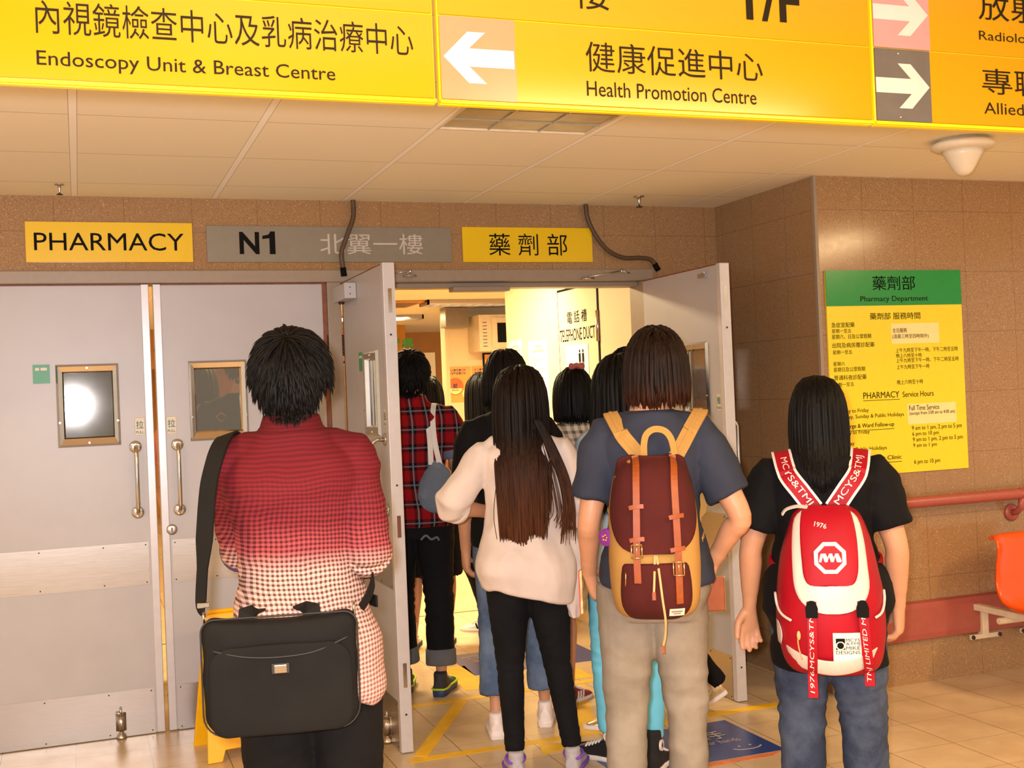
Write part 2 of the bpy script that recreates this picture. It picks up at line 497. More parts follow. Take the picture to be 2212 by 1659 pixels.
# ------------------------------------------------------------------ the setting
DY, PY, PX, CZ = 5.555, 4.64, 3.24, 2.41
struct('floor', MB().box(-4, 7.5, -2.0, 17.0, -.08, 0), M_floor)
g = MB()
HX0, HX1, HY0, HY1 = 1.225, 1.81, 2.83, 4.015
for (a, b_, c, d) in ((-4, HX0, .5, DY), (HX1, 7.5, .5, DY), (HX0, HX1, .5, HY0), (HX0, HX1, HY1, DY)):
    g.box(a, b_, c, d, CZ, CZ + .03)
struct('ceiling', g, M_ceil)
g = MB()
g.box(-4, -.60, DY, DY + .15, 0, CZ + .03); g.box(-.60, 2.85, DY, DY + .15, 2.075, CZ + .03); g.box(2.85, PX, DY, DY + .15, 0, CZ + .03)
struct('wall_back', g, M_granite)
struct('wall_right', MB().box(PX, 7.5, PY, DY + .15, 0, CZ + .03), M_granite)
struct('trim_1', MB().box(PX - .012, PX + .004, PY - .006, PY + .012, 0, CZ), M_frame)
g = MB()
g.box(-.60, 2.85, DY - .02, DY + .15, 2.02, 2.078)
for a, b_ in ((-.60, -.53), (1.122, 1.188), (2.787, 2.85)):
    g.box(a, b_, DY - .02, DY + .15, 0, 2.02)
g.box(1.188, 2.787, DY + .05, DY + .15, 1.995, 2.02)
g.box(1.76, 2.06, DY + .02, DY + .10, 1.975, 1.998)
struct('trim_2', g, M_frame, bevel=.004)
# corridor behind the doors
struct('wall_corridor_right', MB().box(2.85, 3.0, DY + .15, 7.83, 0, CZ + .02), M_cream)
g = MB(); g.box(3.76, 7.5, 12.3, 12.45, 0, CZ + .02); g.box(3.76, 3.80, 12.28, 12.3, 0, CZ)
struct('wall_corridor_far', g, M_cream)
struct('wall_corridor_left', MB().box(-.75, -.62, DY + .15, 12.0, 0, CZ + .02), M_cream)
g = MB(); g.box(-1, 4.05, 15.0, 15.15, 1.93, CZ + .4)
struct('wall_corridor_end', g, M_orangewall)
struct('wall_hall_end', MB().box(-2, 7, 16.8, 16.95, 0, CZ + .4), M_orangewall)
struct('ceiling_corridor', MB().box(-4, 7.5, DY + .15, 16.9, CZ, CZ + .03), M_ceil)
struct('trim_3', MB().box(-.62, 2.85, 7.60, 7.615, 0, .0015), M_darkmetal)

# ------------------------------------------------------------------ doors
def make_door(name, F, h, n, width, front=True, label_sticker='拉', lock=False, closer=False, drop=False):
    """F: free edge foot, h: direction to the hinge, n: outward normal of the pull side"""
    F = Vector((F[0], F[1], 0)); h = Vector((h[0], h[1], 0)); n = Vector((n[0], n[1], 0)); up = Vector((0, 0, 1))
    T, Z0, Z1 = .045, .006, 2.012
    def bx(g, u0, u1, d0, d1, z0, z1):
        return g.obox(F + h * (u0 + u1) / 2 + n * (d0 + d1) / 2 + up * (z0 + z1) / 2, h, n, up, abs(u1 - u0) / 2, abs(d1 - d0) / 2, (z1 - z0) / 2)
    W0, W1, WZ0, WZ1 = .165, .38, 1.335, 1.635
    g = MB()
    bx(g, .035, W0, -T, 0, Z0, Z1); bx(g, W1, width, -T, 0, Z0, Z1); bx(g, W0, W1, -T, 0, Z0, WZ0); bx(g, W0, W1, -T, 0, WZ1, Z1)
    g.cur = 1
    bx(g, .036, width - .001, -T + .004, -.004, Z1, Z1 + .007)
    if front: bx(g, width - .020, width - .0005, -.004, .0006, Z0, Z1)
    leaf = struct(name, g, [M_door, M_doorwood])
    MW[leaf.name] = Matrix.Identity(4)
    g = MB(); bx(g, 0, .035, -T - .003, .003, Z0 - .002, Z1 + .006)
    e = put('edge_strip', g, M_edge, leaf, bevel=.003)
    g = MB()
    g.cur = 0
    for zc in (.16, 1.10, 1.72):
        g.cyl(F + h * .0175 + up * zc - n * .022 + h * -.0182, F + h * -.002 + up * zc - n * .022, .0045, n=10)
    put('edge_screw', g, M_darkmetal, e)
    if not front or name in ('door_3', 'door_4'):
        g = MB()
        for zc, hh in ((1.86, .05), (.93, .045), (.32, .05)):
            g.obox(F - n * .024 + up * zc, h, n, up, .0012, .008, hh)
        put('edge_lock_plate', g, M_chrome, e)
    for side, d in ((1, .0), (-1, -T)):
        nn = n * side
        o = F + n * d
        # window surround with bevelled faces
        g = MB(); outer = (.142, .405, 1.30, 1.665); inner = (W0 + .008, W1 - .008, WZ0 + .008, WZ1 - .008)
        def ring(q, off): return [o + h * q[0] + up * q[2] + nn * off, o + h * q[1] + up * q[2] + nn * off, o + h * q[1] + up * q[3] + nn * off, o + h * q[0] + up * q[3] + nn * off]
        mid = tuple(a + s_ * .010 for a, s_ in zip(outer, (1, -1, 1, -1))); mid2 = tuple(a + s_ * .006 for a, s_ in zip(inner, (-1, 1, -1, 1)))
        g.rings([ring(outer, 0), ring(mid, .011), ring(mid2, .006), ring(inner, -.012), ring(inner, -.02), ring(outer, -.0005)], cap=False)
        for uc, zc in ((.275, 1.648), (.275, 1.317), (.152, 1.41), (.394, 1.41)):
            g.cyl(o + h * uc + up * zc + nn * .006, o + h * uc + up * zc + nn * .0125, .004, n=10)
        put('window_frame', g, M_chrome if front else M_steel, leaf, smooth=False)
    g = MB(); bx(g, W0, W1, -.026, -.020, WZ0, WZ1)
    put('window_glass', g, M_mirror if name == 'door_1' else M_glass, leaf)
    for side, d in ((1, .0), (-1, -T)):
        for nm, z0, z1 in (('push_plate', .667, .86), ('kick_plate', .004, .207)):
            g = MB(); bx(g, .042, width - .02, d, d + side * .0018, z0, z1)
            pl = put(nm, g, M_steel, leaf)
            g = MB()
            for uc in (.055, .235, .50, width - .035):
                for zc in (z0 + .013, z1 - .013):
                    g.cyl(F + h * uc + up * zc + n * (d + side * .0018), F + h * uc + up * zc + n * (d + side * .0032), .0035, n=8)
            put('plate_screw', g, M_darkmetal, pl)
    # pull handle: bar bent into two round roses
    hu = .082
    for side, d in ((1, 0.0),):
        nn = n * side; o = F + n * d + h * hu
        g = MB(); g.smooth = True
        pts = [o + up * 1.288 + nn * .004, o + up * 1.288 + nn * .035, o + up * 1.278 + nn * .052, o + up * 1.262 + nn * .058, o + up * 1.02 + nn * .058, o + up * 1.004 + nn * .052, o + up * .994 + nn * .035, o + up * .994 + nn * .004]
        g.tube(pts, .0095, 14, ref=h)
        hd = put('pull_handle', g, M_chrome, leaf)
        g = MB(); g.smooth = True
        for zc in (1.288, .994):
            g.lathe([(.027, 0), (.027, .004), (.022, .007), (.010, .008)], o + up * zc, nn)
        put('handle_rose', g, M_chrome, hd)
    g = MB(); side = 1 if name != 'door_4' else -1; d = 0 if side == 1 else -T
    bx(g, .036, .084, d, d + side * .0012, 1.336, 1.42)
    ps = put('door_sticker', g, M_sticker, leaf)
    rt = -h if side == 1 else h
    rt = Vector(rt)
    if n.cross(up).dot(rt) * side < 0 : pass
    right = up.cross(n * side)
    left_u = .084 if right.dot(-h) > 0 else .036
    base = F + n * (d + side * .0012)
    lettering('拉' if side == 1 else '推', (base + h * (left_u) + right * .008 + up * 1.368, right, up), M_teal, ps, width=.032, height=.036, bold=.01)
    lettering('PULL' if side == 1 else 'PUSH', (base + h * (left_u) + right * .007 + up * 1.346, right, up), M_teal, ps, width=.034, height=.012, bold=.01)
    g = MB()
    q = [(left_u, 1.339), ]
    for (u0, u1, z0, z1) in ((.038, .0392, 1.338, 1.418), (.0808, .082, 1.338, 1.418), (.038, .082, 1.338, 1.3392), (.038, .082, 1.4168, 1.418)):
        bx(g, u0, u1, d, d + side * .0016, z0, z1)
    put('sticker_border', g, M_teal, ps)
    if lock:
        g = MB(); g.smooth = True; g.lathe([(.024, 0), (.024, .004), (.019, .008), (.008, .008)], F + h * .044 + up * .906, n)
        lk = put('lock_rose', g, M_steel, leaf)
        g = MB(); bx(g, .0415, .0465, .006, .0095, .895, .917)
        put('thumb_turn', g, M_darkmetal, lk)
    if drop:
        g = MB(); g.smooth = True
        c = F + h * .188 + n * .014
        g.cyl(c + up * .035, c + up * .10, .016, n=14); g.cyl(c + up * .10, c + up * .135, .005, n=10); g.cyl(c + up * .0, c + up * .035, .008, n=10)
        g.lathe([(.022, 0.001), (.020, .01), (.010, .022), (.006, .03)], c)
        g.obox(c + up * .072 - n * .012, h, n, up, .022, .002, .04)
        g.obox(c + up * .112 + n * .004 + h * .008, h, n, up, .012, .004, .004)
        put('floor_bolt', g, M_steel, leaf)
    g = MB(); g.smooth = True
    hx = F + h * (width + .004) + n * .004
    for zc in (.25, 1.05, 1.72):
        for k in range(5):
            g.cyl(hx + up * (zc - .05 + k * .02), hx + up * (zc - .05 + k * .02 + .0185), .008, n=12)
    put('hinge', g, M_darkmetal, leaf)
    return leaf, bx, F, h, n, up
d1 = make_door('door_1', (.314, DY), (-1, 0), (0, -1), .842, drop=True)
d2 = make_door('door_2', (.331, DY), (1, 0), (0, -1), .789, lock=True, drop=True)
d3 = make_door('door_3', (1.192, 4.722), (0, 1), (-1, 0), .815, drop=True)
d4 = make_door('door_4', (2.828, 4.745), (0, 1), (1, 0), .79)
# green number tags
for d, u0, u1 in ((d1, .428, .497), (d3, .428, .497)):
    leaf, bx, F, h, n, up = d
    g = MB(); bx(g, u0, u1, 0, .003, 1.585, 1.668)
    tg = put('number_tag', g, M_tgreen, leaf)
    right = up.cross(n); lu = u1 if right.dot(-h) > 0 else u0
    g = MB()
    for r0, r1 in ((.010, .026), (.032, .058)): g.obox(F + h * lu + right * (r0 + r1) / 2 + n * .003 + up * 1.648, right, n, up, (r1 - r0) / 2, .0006, .006)
    put('faded_print', g, M_sticker, tg)
leaf, bx, F, h, n, up = d3
g = MB(); bx(g, .39, .45, 0, .002, 1.17, 1.29); put('yellow_label', g, M_wallyellow, leaf)
# door closers
leaf, bx, F, h, n, up = d3
g = MB(); bx(g, .50, .76, .001, .055, 1.915, 1.985)
cb = put('closer_box', g, M_door, leaf, bevel=.003)
g = MB(); g.smooth = True; g.cyl(F + h * .70 + n * .028 + up * 1.905, F + h * .70 + n * .028 + up * 1.916, .014)
g.smooth = False
for uc, zc in ((.4995, 1.965), (.4995, 1.935)):
    g.cyl(F + h * uc + n * .03 + up * zc, F + h * (uc - .001) + n * .03 + up * zc, .003, n=8)
put('closer_screw', g, M_darkmetal, cb)
for nm, pa, pb, pc in (('door_3', (856, 589), (886, 586), (878, 592)), ('door_4', (1360, 590), (1343, 585), (1272, 598))):
    g = MB(); g.smooth = True
    P = [on_y(*q, DY - .05) for q in (pa, pb, pc)]
    g.tube(P[:2], .004, 8); g.tube([P[1], P[2]], .004, 8); g.sellip(P[1], (.008, .008, .012)); 
    if nm == 'door_3': g.box(P[2].x - .01, P[2].x + .05, DY - .052, DY - .02, P[2].z - .012, P[2].z - .004)
    else: g.box(P[2].x - .03, P[2].x + .03, DY - .052, DY - .02, P[2].z - .012, P[2].z - .004)
    put('closer_arm', g, M_steel, (d3 if nm == 'door_3' else d4)[0])
leaf, bx, F, h, n, up = d4
g = MB(); bx(g, .12, .19, -.045 - .014, -.045, 1.965, 1.985)
g.cyl(F + h * .13 - n * .055 + up * 1.982, F + h * .13 - n * .055 + up * 1.990, .006)
put('closer_bracket', g, M_steel, leaf)

# ------------------------------------------------------------------ overhead direction signs
SY, SZ = 2.25, 2.052
def sign_frame(px, py): return on_y(px, py, SY)
xL, xC, xR = sign_frame(938, 100).x, sign_frame(938, 100).x + .008, sign_frame(1883, 180).x
RH = .170
Xv, Zv = Vector((1, 0, 0)), Vector((0, 0, 1))
def sign_text(body, p0, p1, hpx, parent, m, **kw):
    """lettering whose baseline runs p0..p1 in the photograph, hpx tall"""
    a, b_ = sign_frame(*p0), sign_frame(*p1)
    hh = sign_frame(p0[0], p0[1] - hpx).z - a.z
    return lettering(body, (Vector((a.x, SY, (a.z + b_.z) / 2)), Xv, Zv), m, parent, width=b_.x - a.x, height=hh, **kw)
def arrow(tip, tail, half, shaft, x0):
    """block arrow with swept ends pointing along -x from x0"""
    pass
def arrow_pts(d, w, hh, sw, cut):
    """outline in a w x hh box, pointing to +x if d>0"""
    p = [(w, 0), (w - hh + .0, hh), (w - hh - cut, hh), (w - sw - cut * .62 - .012, sw), (0, sw), (0, -sw), (w - sw - cut * .62 - .012, -sw), (w - hh - cut, -hh), (w - hh, -hh)]
    return p if d > 0 else [(-a, b_) for a, b_ in p][::-1]
def sign_box(label, x0, x1, rows):
    t = thing('direction_sign', label, 'sign', ((x0 + x1) / 2, SY + .05, SZ - .012), 0, None)
    g = MB(); g.box(x0, x1, SY + .004, SY + .022, SZ - .010, CZ)
    put('housing', g, M_wallyellow, t, bevel=.003)
    ps = []
    for k in range(rows):
        g = MB(); g.box(x0 + .003, x1 - .003, SY, SY + .006, SZ + k * RH + .0012, min(SZ + (k + 1) * RH - .0012, CZ - .001))
        ps.append(put('sign_panel', g, M_yellow, t, bevel=.0015))
    g = MB(); g.box(x0, x1, SY - .004, SY + .006, SZ - .008, SZ - .001)
    put('bottom_rail', g, M_wallyellow, t)
    return t, ps
tL, pL = sign_box('long yellow hanging sign for the Endoscopy Unit and Breast Centre', -.95, xL, 2)
sign_text('內視鏡檢查中心及乳病治療中心', (78, 76), (893, 118), 74, pL[0], M_darkbrown)
sign_text('Endoscopy Unit & Breast Centre', (80, 152), (725, 182), 42, pL[0], M_darkbrown, bold=.004)
tC, pC = sign_box('yellow hanging sign for the Health Promotion Centre with a left arrow', xC, xR, 2)
a0, a1 = sign_frame(946, 120), sign_frame(1114, 130)
g = MB(); g.box(xC + .004, a1.x, SY - .0012, SY + .002, SZ + .0012, SZ + RH - .0012)
pn = put('arrow_panel', g, M_salmon, pC[0])
zc = SZ + RH * .51
g = MB(); g.prism(arrow_pts(-1, a1.x - xC - .014, .052, .0185, .038), (Vector((a1.x - .004, SY - .0012, zc)), Xv, Zv, (0, -1, 0)), 0, .0008)
put('arrow', g, M_white, pn)
sign_text('健康促進中心', (1266, 156), (1648, 176), 66, pC[0], M_darkbrown)
sign_text('Health Promotion Centre', (1268, 210), (1634, 224), 33, pC[0], M_darkbrown, bold=.002)
sign_text('樓', (1240, 20), (1318, 22), 84, pC[1], M_darkbrown)
sign_text('1/F', (1612, 44), (1728, 52), 92, pC[1], M_darkbrown, bold=.02)
tR, pR = sign_box('yellow hanging sign with two right arrows for Radiology and Allied Health', xR + .008, xR + 1.15, 2)
for k, (m, lo, hi) in enumerate(((M_charcoal, (1889, 190), (2010, 190)), (M_pink, (1882, 40), (2006, 40)))):
    x1 = sign_frame(*hi).x; x0 = xR + .011
    g = MB(); g.box(x0, x1, SY - .0012, SY + .002, SZ + k * RH + .0012, SZ + (k + 1) * RH - .0012)
    pn = put('arrow_panel', g, m, pR[k])
    g = MB(); g.prism(arrow_pts(1, x1 - x0 - .004, .052, .0175, .036), (Vector((x0, SY - .0012, SZ + RH * (k + .49))), Xv, Zv, (0, -1, 0)), 0, .0008)
    put('arrow', g, M_white, pn)
    if k == 0:
        for zz in (.01, RH - .012):
            g = MB(); g.smooth = True; g.sellip((x0 + (x1 - x0) * .42, SY - .002, SZ + zz), (.003, .002, .003), n=10)
            put('panel_screw', g, M_chrome, pn)
sign_text('專職醫療', (2122, 206), (2392, 216), 56, pR[0], M_darkbrown)
sign_text('Allied Health', (2126, 248), (2320, 254), 25, pR[0], M_darkbrown)
sign_text('放射診斷', (2114, 50), (2380, 58), 60, pR[1], M_darkbrown)
sign_text('Radiology', (2115, 95), (2245, 100), 26, pR[1], M_darkbrown)

# ------------------------------------------------------------------ plates over the doors
def wall_plate(label, c0, c1, m, items):
    a, b_ = on_y(*c0, DY - .012), on_y(*c1, DY - .012)
    t = thing('wall_sign', label, 'sign', ((a.x + b_.x) / 2, DY, b_.z))
    g = MB(); g.box(a.x, b_.x, DY - .012, DY - .0005, b_.z, a.z)
    p = put('sign_plate', g, m, t, bevel=.0015)
    for body, p0, p1, hp, mm, bold in items:
        q0, q1 = on_y(*p0, DY - .012), on_y(*p1, DY - .012); hh = on_y(p0[0], p0[1] - hp, DY - .012).z - q0.z
        lettering(body, (Vector((q0.x, DY - .012, (q0.z + q1.z) / 2)), Xv, Zv), mm, p, width=q1.x - q0.x, height=hh, bold=bold)
    return p
wall_plate('yellow wall sign reading PHARMACY above the closed doors', (53, 478), (418, 566), M_wallyellow, [('PHARMACY', (74, 541), (398, 542), 39, M_black, 0)])
pl_n = wall_plate('long grey wall sign reading N1 above the doors', (445, 487), (977, 566), M_greyplate, [('N', (518, 549), (561, 549), 48, M_black, .03), ('北翼一樓', (692, 549), (914, 550), 45, M_white, .0)])
q0, q1 = on_y(568, 549, DY - .012), on_y(595, 500, DY - .012); ww, hh = q1.x - q0.x, q1.z - q0.z
g = MB(); g.prism([(ww * .52, 0), (ww * .95, 0), (ww * .95, hh), (ww * .62, hh), (ww * .46, hh * .86), (ww * .0, hh * .80), (ww * .0, hh * .66), (ww * .52, hh * .70)], (Vector((q0.x, DY - .012, q0.z)), Xv, Zv, (0, -1, 0)), 0, .0012)
put('lettering', g, M_black, pl_n)
wall_plate('yellow wall sign with three Chinese characters above the open doorway', (998, 490), (1281, 566), M_wallyellow, [('藥 劑 部', (1057, 552), (1226, 552), 48, M_black, .0)])

# ------------------------------------------------------------------ pharmacy hours board
BX0, BX1, BZ0, BZ1, BZH = 3.270, 4.046, 1.005, 1.968, 1.801
BY = PY - .010
bt = thing('notice_board', 'yellow pharmacy service hours board with green header on granite wall', 'notice board', ((BX0 + BX1) / 2, PY, BZ0))
g = MB(); g.box(BX0, BX1, BY, PY - .0005, BZ0, BZ1)
bp = put('board_panel', g, M_board, bt, bevel=.001)
g = MB(); g.box(BX0, BX1, BY - .001, BY + .002, BZH, BZ1)
bh = put('board_header', g, M_green, bt)
def btext(body, px0, py, px1, hpx, parent=None, m=None, bold=0.0, y=BY - .0002, **kw):
    a = on_y(px0, py, y); b_ = on_y(px1, py, y); hh = on_y(px0, py - hpx, y).z - a.z
    return lettering(body, (Vector((a.x, y, a.z)), Xv, Zv), m or M_darkbrown, parent or bp, width=b_.x - a.x, height=hh, bold=bold, **kw)
btext('藥劑部', 1885, 627, 1977, 31, bh, M_black, .0, y=BY - .0012)
btext('Pharmacy Department', 1859, 655, 2005, 15, bh, M_darkbrown, y=BY - .0012)
btext('藥劑部 服務時間', 1879, 691, 1988, 15)
ROWS = [('急症室配藥', 1796, 708, 1846, 11, 0), ('星期一至五', 1797, 720, 1839, 9, .0), ('星期六、日及公眾假期', 1797, 733, 1882, 10, .0),
 ('出院及病房覆診配藥', 1798, 752, 1889, 11, 0), ('星期一至五', 1799, 766, 1841, 9, 0), ('星期六', 1800, 791, 1825, 9, 0), ('星期日及公眾假期', 1801, 804, 1869, 10, 0),
 ('普通科夜診配藥', 1802, 822, 1872, 11, 0), ('星期一至五', 1802, 836, 1845, 9, 0),
 ('上午九時至下午一時、下午二時至五時', 1935, 762, 2069, 10, 0), ('晚上六時至十時', 1936, 773, 1991, 9, 0), ('上午九時至下午一時、下午二時至五時', 1936, 784, 2071, 10, 0), ('上午九時至下午一時', 1937, 798, 2008, 10, 0), ('晚上六時至十時', 1938, 831, 1994, 10, 0),
 ('PHARMACY', 1865, 862, 1943, 14, 0), ('Service Hours', 1950, 858, 2017, 12, 0),
 ('Monday to Friday', 1806, 896, 1877, 11, 0), ('Saturday, Sunday & Public Holidays', 1806, 909, 1953, 11, 0), ('Discharge & Ward Follow-up', 1808, 930, 1932, 12, .006), ('Monday to Friday', 1808, 943, 1879, 11, 0),
 ('Saturday', 1810, 966, 1846, 10, 0), ('Sunday, Public Holidays', 1811, 980, 1916, 11, 0), ('Out-patient Night Clinic', 1812, 1003, 1948, 12, .006),
 ('9 am to 1 pm, 2 pm to 5 pm', 1970, 932, 2078, 12, 0), ('6 pm to 10 pm', 1971, 944, 2028, 11, 0), ('9 am to 1 pm, 2 pm to 5 pm', 1972, 957, 2080, 12, 0), ('9 am to 1 pm', 1973, 969, 2024, 11, 0), ('6 pm to 10 pm', 1975, 1005, 2031, 12, 0)]
for body, x0, y, x1, hp, bo in ROWS: btext(body, x0, y, x1, hp, bold=bo)
g = MB()
for x0, y, x1 in ((1865, 866, 1944), (1808, 933, 1932), (1812, 1006, 1948)):
    a, b_ = on_y(x0, y, BY), on_y(x1, y, BY); g.box(a.x, b_.x, BY - .0012, BY, a.z - .0012, a.z + .0012)
put('underline', g, M_darkbrown, bp)
for (x0, y0, x1, y1, tx) in ((1924, 699, 2029, 740, [('全日服務', 1928, 719, 1959, 10), ('(凌晨三時至四時除外)', 1928, 733, 2006, 11)]), (1959, 873, 2066, 911, [('Full Time Service', 1964, 887, 2029, 11), ('(except from 3:00 am to 4:00 am)', 1965, 899, 2063, 10)])):
    a, b_ = on_y(x0, y0, BY), on_y(x1, y1, BY)
    g = MB(); g.box(a.x, b_.x, BY - .0016, BY, b_.z, a.z)
    pt = put('correction_patch', g, M_patch, bp)
    for body, q0, qy, q1, hp in tx: btext(body, q0, qy, q1, hp, pt, y=BY - .0018)

# ------------------------------------------------------------------ ceiling fittings
t = thing('ceiling_light', 'square recessed louvre light in the ceiling behind the hanging signs', 'ceiling light', ((HX0 + HX1) / 2, (HY0 + HY1) / 2, CZ))
g = MB(); c = [(HX0, HY0), (HX1, HY0), (HX1, HY1), (HX0, HY1)]; i_ = [(HX0 + .012, HY0 + .012), (HX1 - .012, HY0 + .012), (HX1 - .012, HY1 - .012), (HX0 + .012, HY1 - .012)]
g.rings([[(x, y, CZ - .003) for x, y in c], [(x, y, CZ - .003) for x, y in i_], [(x, y, CZ + .10) for x, y in i_], [(x, y, CZ + .10) for x, y in c]], cap=False, closed=True)
put('light_frame', g, M_cwhite, t)
put('reflector', MB().box(HX0 + .01, HX1 - .01, HY0 + .01, HY1 - .01, CZ + .004, CZ + .012), mat('frosted_diffuser_sheet', (176, 160, 124), .35, noise_amt=.12, noise_scale=14), t)
g = MB()
for k in range(1, 3): x = HX0 + (HX1 - HX0) * k / 3; g.box(x - .003, x + .003, HY0 + .012, HY1 - .012, CZ - .001, CZ + .0045)
for k in range(1, 8): y = HY0 + (HY1 - HY0) * k / 8; g.box(HX0 + .012, HX1 - .012, y - .003, y + .003, CZ - .001, CZ + .0045)
put('louvre', g, mat('dull_grey_louvre', (176, 168, 148), .35, .3), t)
t = thing('ceiling_speaker', 'white cone shaped ceiling fitting with round base plate', 'ceiling fitting', (on_z(2078, 318, CZ - .02).x, on_z(2078, 318, CZ - .02).y, CZ))
cc = on_z(2079, 312, CZ - .02); cc = Vector((cc.x, cc.y, CZ))
M_cone = mat('warm_white_plastic', (232, 218, 190), .35, noise_amt=.02)
g = MB(); g.smooth = True; g.lathe([(.10, 0), (.100, -.012), (.118, -.014), (.124, -.024), (.122, -.034), (.108, -.042), (.084, -.046)], cc, n=40); put('base_plate', g, M_cone, t)
g = MB(); g.smooth = True; g.lathe([(.084, -.046), (.070, -.07), (.048, -.11), (.034, -.132), (.022, -.142), (.008, -.146), (0, -.147)], cc, n=40); put('cone', g, M_cone, t)
cs = on_z(1380, 424, CZ)
t = thing('sprinkler_head', 'small dark fire sprinkler on the ceiling near the back wall', 'sprinkler', cs)
g = MB(); g.smooth = True; g.lathe([(.028, 0), (.026, -.004), (.010, -.006), (.009, -.02), (.005, -.03), (.005, -.05)], cs); put('sprinkler_body', g, M_steel, t)
g = MB(); g.smooth = True; g.lathe([(.004, -.048), (.016, -.052), (.016, -.054), (.003, -.056)], cs); put('deflector', g, M_darkmetal, t)
cs = on_z(128, 398, CZ)
t = thing('sprinkler_head', 'small fire sprinkler on the ceiling above the PHARMACY sign', 'sprinkler', cs)
g = MB(); g.smooth = True; g.lathe([(.020, 0), (.018, -.004), (.007, -.006), (.006, -.02), (.004, -.03), (.004, -.04)], cs); put('sprinkler_body', g, M_steel, t)
g = MB(); g.smooth = True; g.lathe([(.003, -.038), (.013, -.042), (.013, -.044), (.003, -.046)], cs); put('deflector', g, M_darkmetal, t)

# ------------------------------------------------------------------ conduits
for lab, P in (('brown flexible cable from ceiling across the grey N1 sign', [(762, 428), (763, 468), (750, 508), (738, 545), (740, 572), (743, 594)]),
               ('brown flexible cable from ceiling to the right open door', [(1265, 440), (1270, 474), (1290, 514), (1316, 543), (1348, 557), (1382, 557), (1407, 562), (1421, 582)])):
    K = [on_y(*q, DY - .028) for q in P]; C_ = crom([tuple(k) for k in K], 8)
    t = thing('flexible_conduit', lab, 'cable', tuple(K[-1]), 0, 'cable conduits over the doorway')
    g = MB(); g.smooth = True; g.tube(C_, .0115, 10, ref=(0, 1, 0)); put('conduit', g, M_conduit, t)
    g = MB(); g.smooth = True; d = (Vector(C_[-1]) - Vector(C_[-3])).normalized()
    g.cyl(Vector(C_[-1]) - d * .035, Vector(C_[-1]) + d * .006, .0145, n=14); put('end_fitting', g, M_black, t)

# ------------------------------------------------------------------ rails and seat by the right wall
t = thing('handrail', 'round terracotta handrail along the granite wall under the notice board', 'handrail', (4.6, PY, .8))
g = MB(); g.smooth = True; g.tube([(PX + .05, PY - .075, .868), (7.4, PY - .075, .868)], .026, 18, ref=(0, 1, 0), round_ends=True); put('rail', g, M_rail, t)
for x in (PX + .22, 4.30, 5.5):
    g = MB(); g.smooth = True
    g.tube([(x, PY - .075, .85), (x, PY - .07, .80), (x, PY - .04, .775), (x, PY - .005, .77)], .016, 12, ref=(1, 0, 0)); g.lathe([(.042, 0), (.042, .01), (.03, .016)], (x, PY, .77), (0, -1, 0))
    g.lathe([(.0275, -.012), (.0275, .012)], (x, PY - .075, .868), (1, 0, 0))
    put('rail_bracket', g, M_rail, t)
g = MB()
prof = [(PY - .001, .206), (PY - .030, .212), (PY - .034, .24), (PY - .034, .36), (PY - .030, .384), (PY - .001, .391)]
g.rings([[(x, y, z) for y, z in prof] for x in (PX + .012, 7.4)])
tag(put('wall_bumper', g, M_rail), 'wide terracotta bumper strip along the granite wall near the floor', 'wall bumper')
# orange seat
sx = on_y(2135, 1162, 4.42).x
t = thing('waiting_seat', 'orange moulded plastic waiting seat bracketed to the granite wall', 'seat', (sx + .24, 4.35, .26))
prof = crom([(4.470, .728), (4.436, .738), (4.412, .716), (4.400, .66), (4.392, .56), (4.376, .47), (4.340, .415), (4.27, .395), (4.15, .40), (4.03, .418), (3.985, .41), (3.972, .375)], 5)
g = MB(); g.smooth = True; rows = []
NX = 22; HWs = .235
for k, (y, z) in enumerate(prof):
    z -= .035
    row = []
    for i in range(NX + 1):
        s_ = -1 + 2 * i / NX; e_ = abs(s_) ** 6
        back = max(0, min(1, (z - .45) / .2))
        row.append(Vector((sx + HWs + s_ * HWs * (1 - .02 * math.sin(k / len(prof) * 6)), y - .05 * e_ * back + .018 * (1 - s_ * s_) * back, z + .035 * e_ * (1 - back) - .008 * (1 - s_ * s_) * (1 - back))))
    rows.append(row)
nr = len(rows)
for off in (0,):
    vs = [p for r in rows for p in r]; W_ = NX + 1
    tang = []
    back_vs = []
    for k in range(nr):
        for i in range(W_):
            a = rows[min(k + 1, nr - 1)][i] - rows[max(k - 1, 0)][i]; b_ = rows[k][min(i + 1, NX)] - rows[k][max(i - 1, 0)]
            nn = b_.cross(a).normalized()
            back_vs.append(rows[k][i] + nn * .012)
    fs = []; n_ = len(vs)
    for k in range(nr - 1):
        for i in range(NX):
            a = k * W_ + i; fs.append((a, a + 1, a + W_ + 1, a + W_)); fs.append((n_ + a, n_ + a + W_, n_ + a + W_ + 1, n_ + a + 1))
    for k in range(nr - 1):
        for i in (0, NX): a = k * W_ + i; fs.append((a, a + W_, n_ + a + W_, n_ + a))
    for i in range(NX):
        for k in (0, nr - 1): a = k * W_ + i; fs.append((a, a + 1, n_ + a + 1, n_ + a))
    g.add(vs + back_vs, fs)
put('seat_shell', g, M_orange, t)
g = MB(); g.smooth = True
g.box(sx + .06, sx + .10, 4.03, PY - .002, .320, .350); g.box(sx + .38, sx + .42, 4.03, PY - .002, .320, .350)
g.cyl((sx + .02, 4.40, .305), (sx + .46, 4.40, .305), .016, n=12)
put('seat_beam', g, M_cwhite, t, smooth=False, bevel=.003)
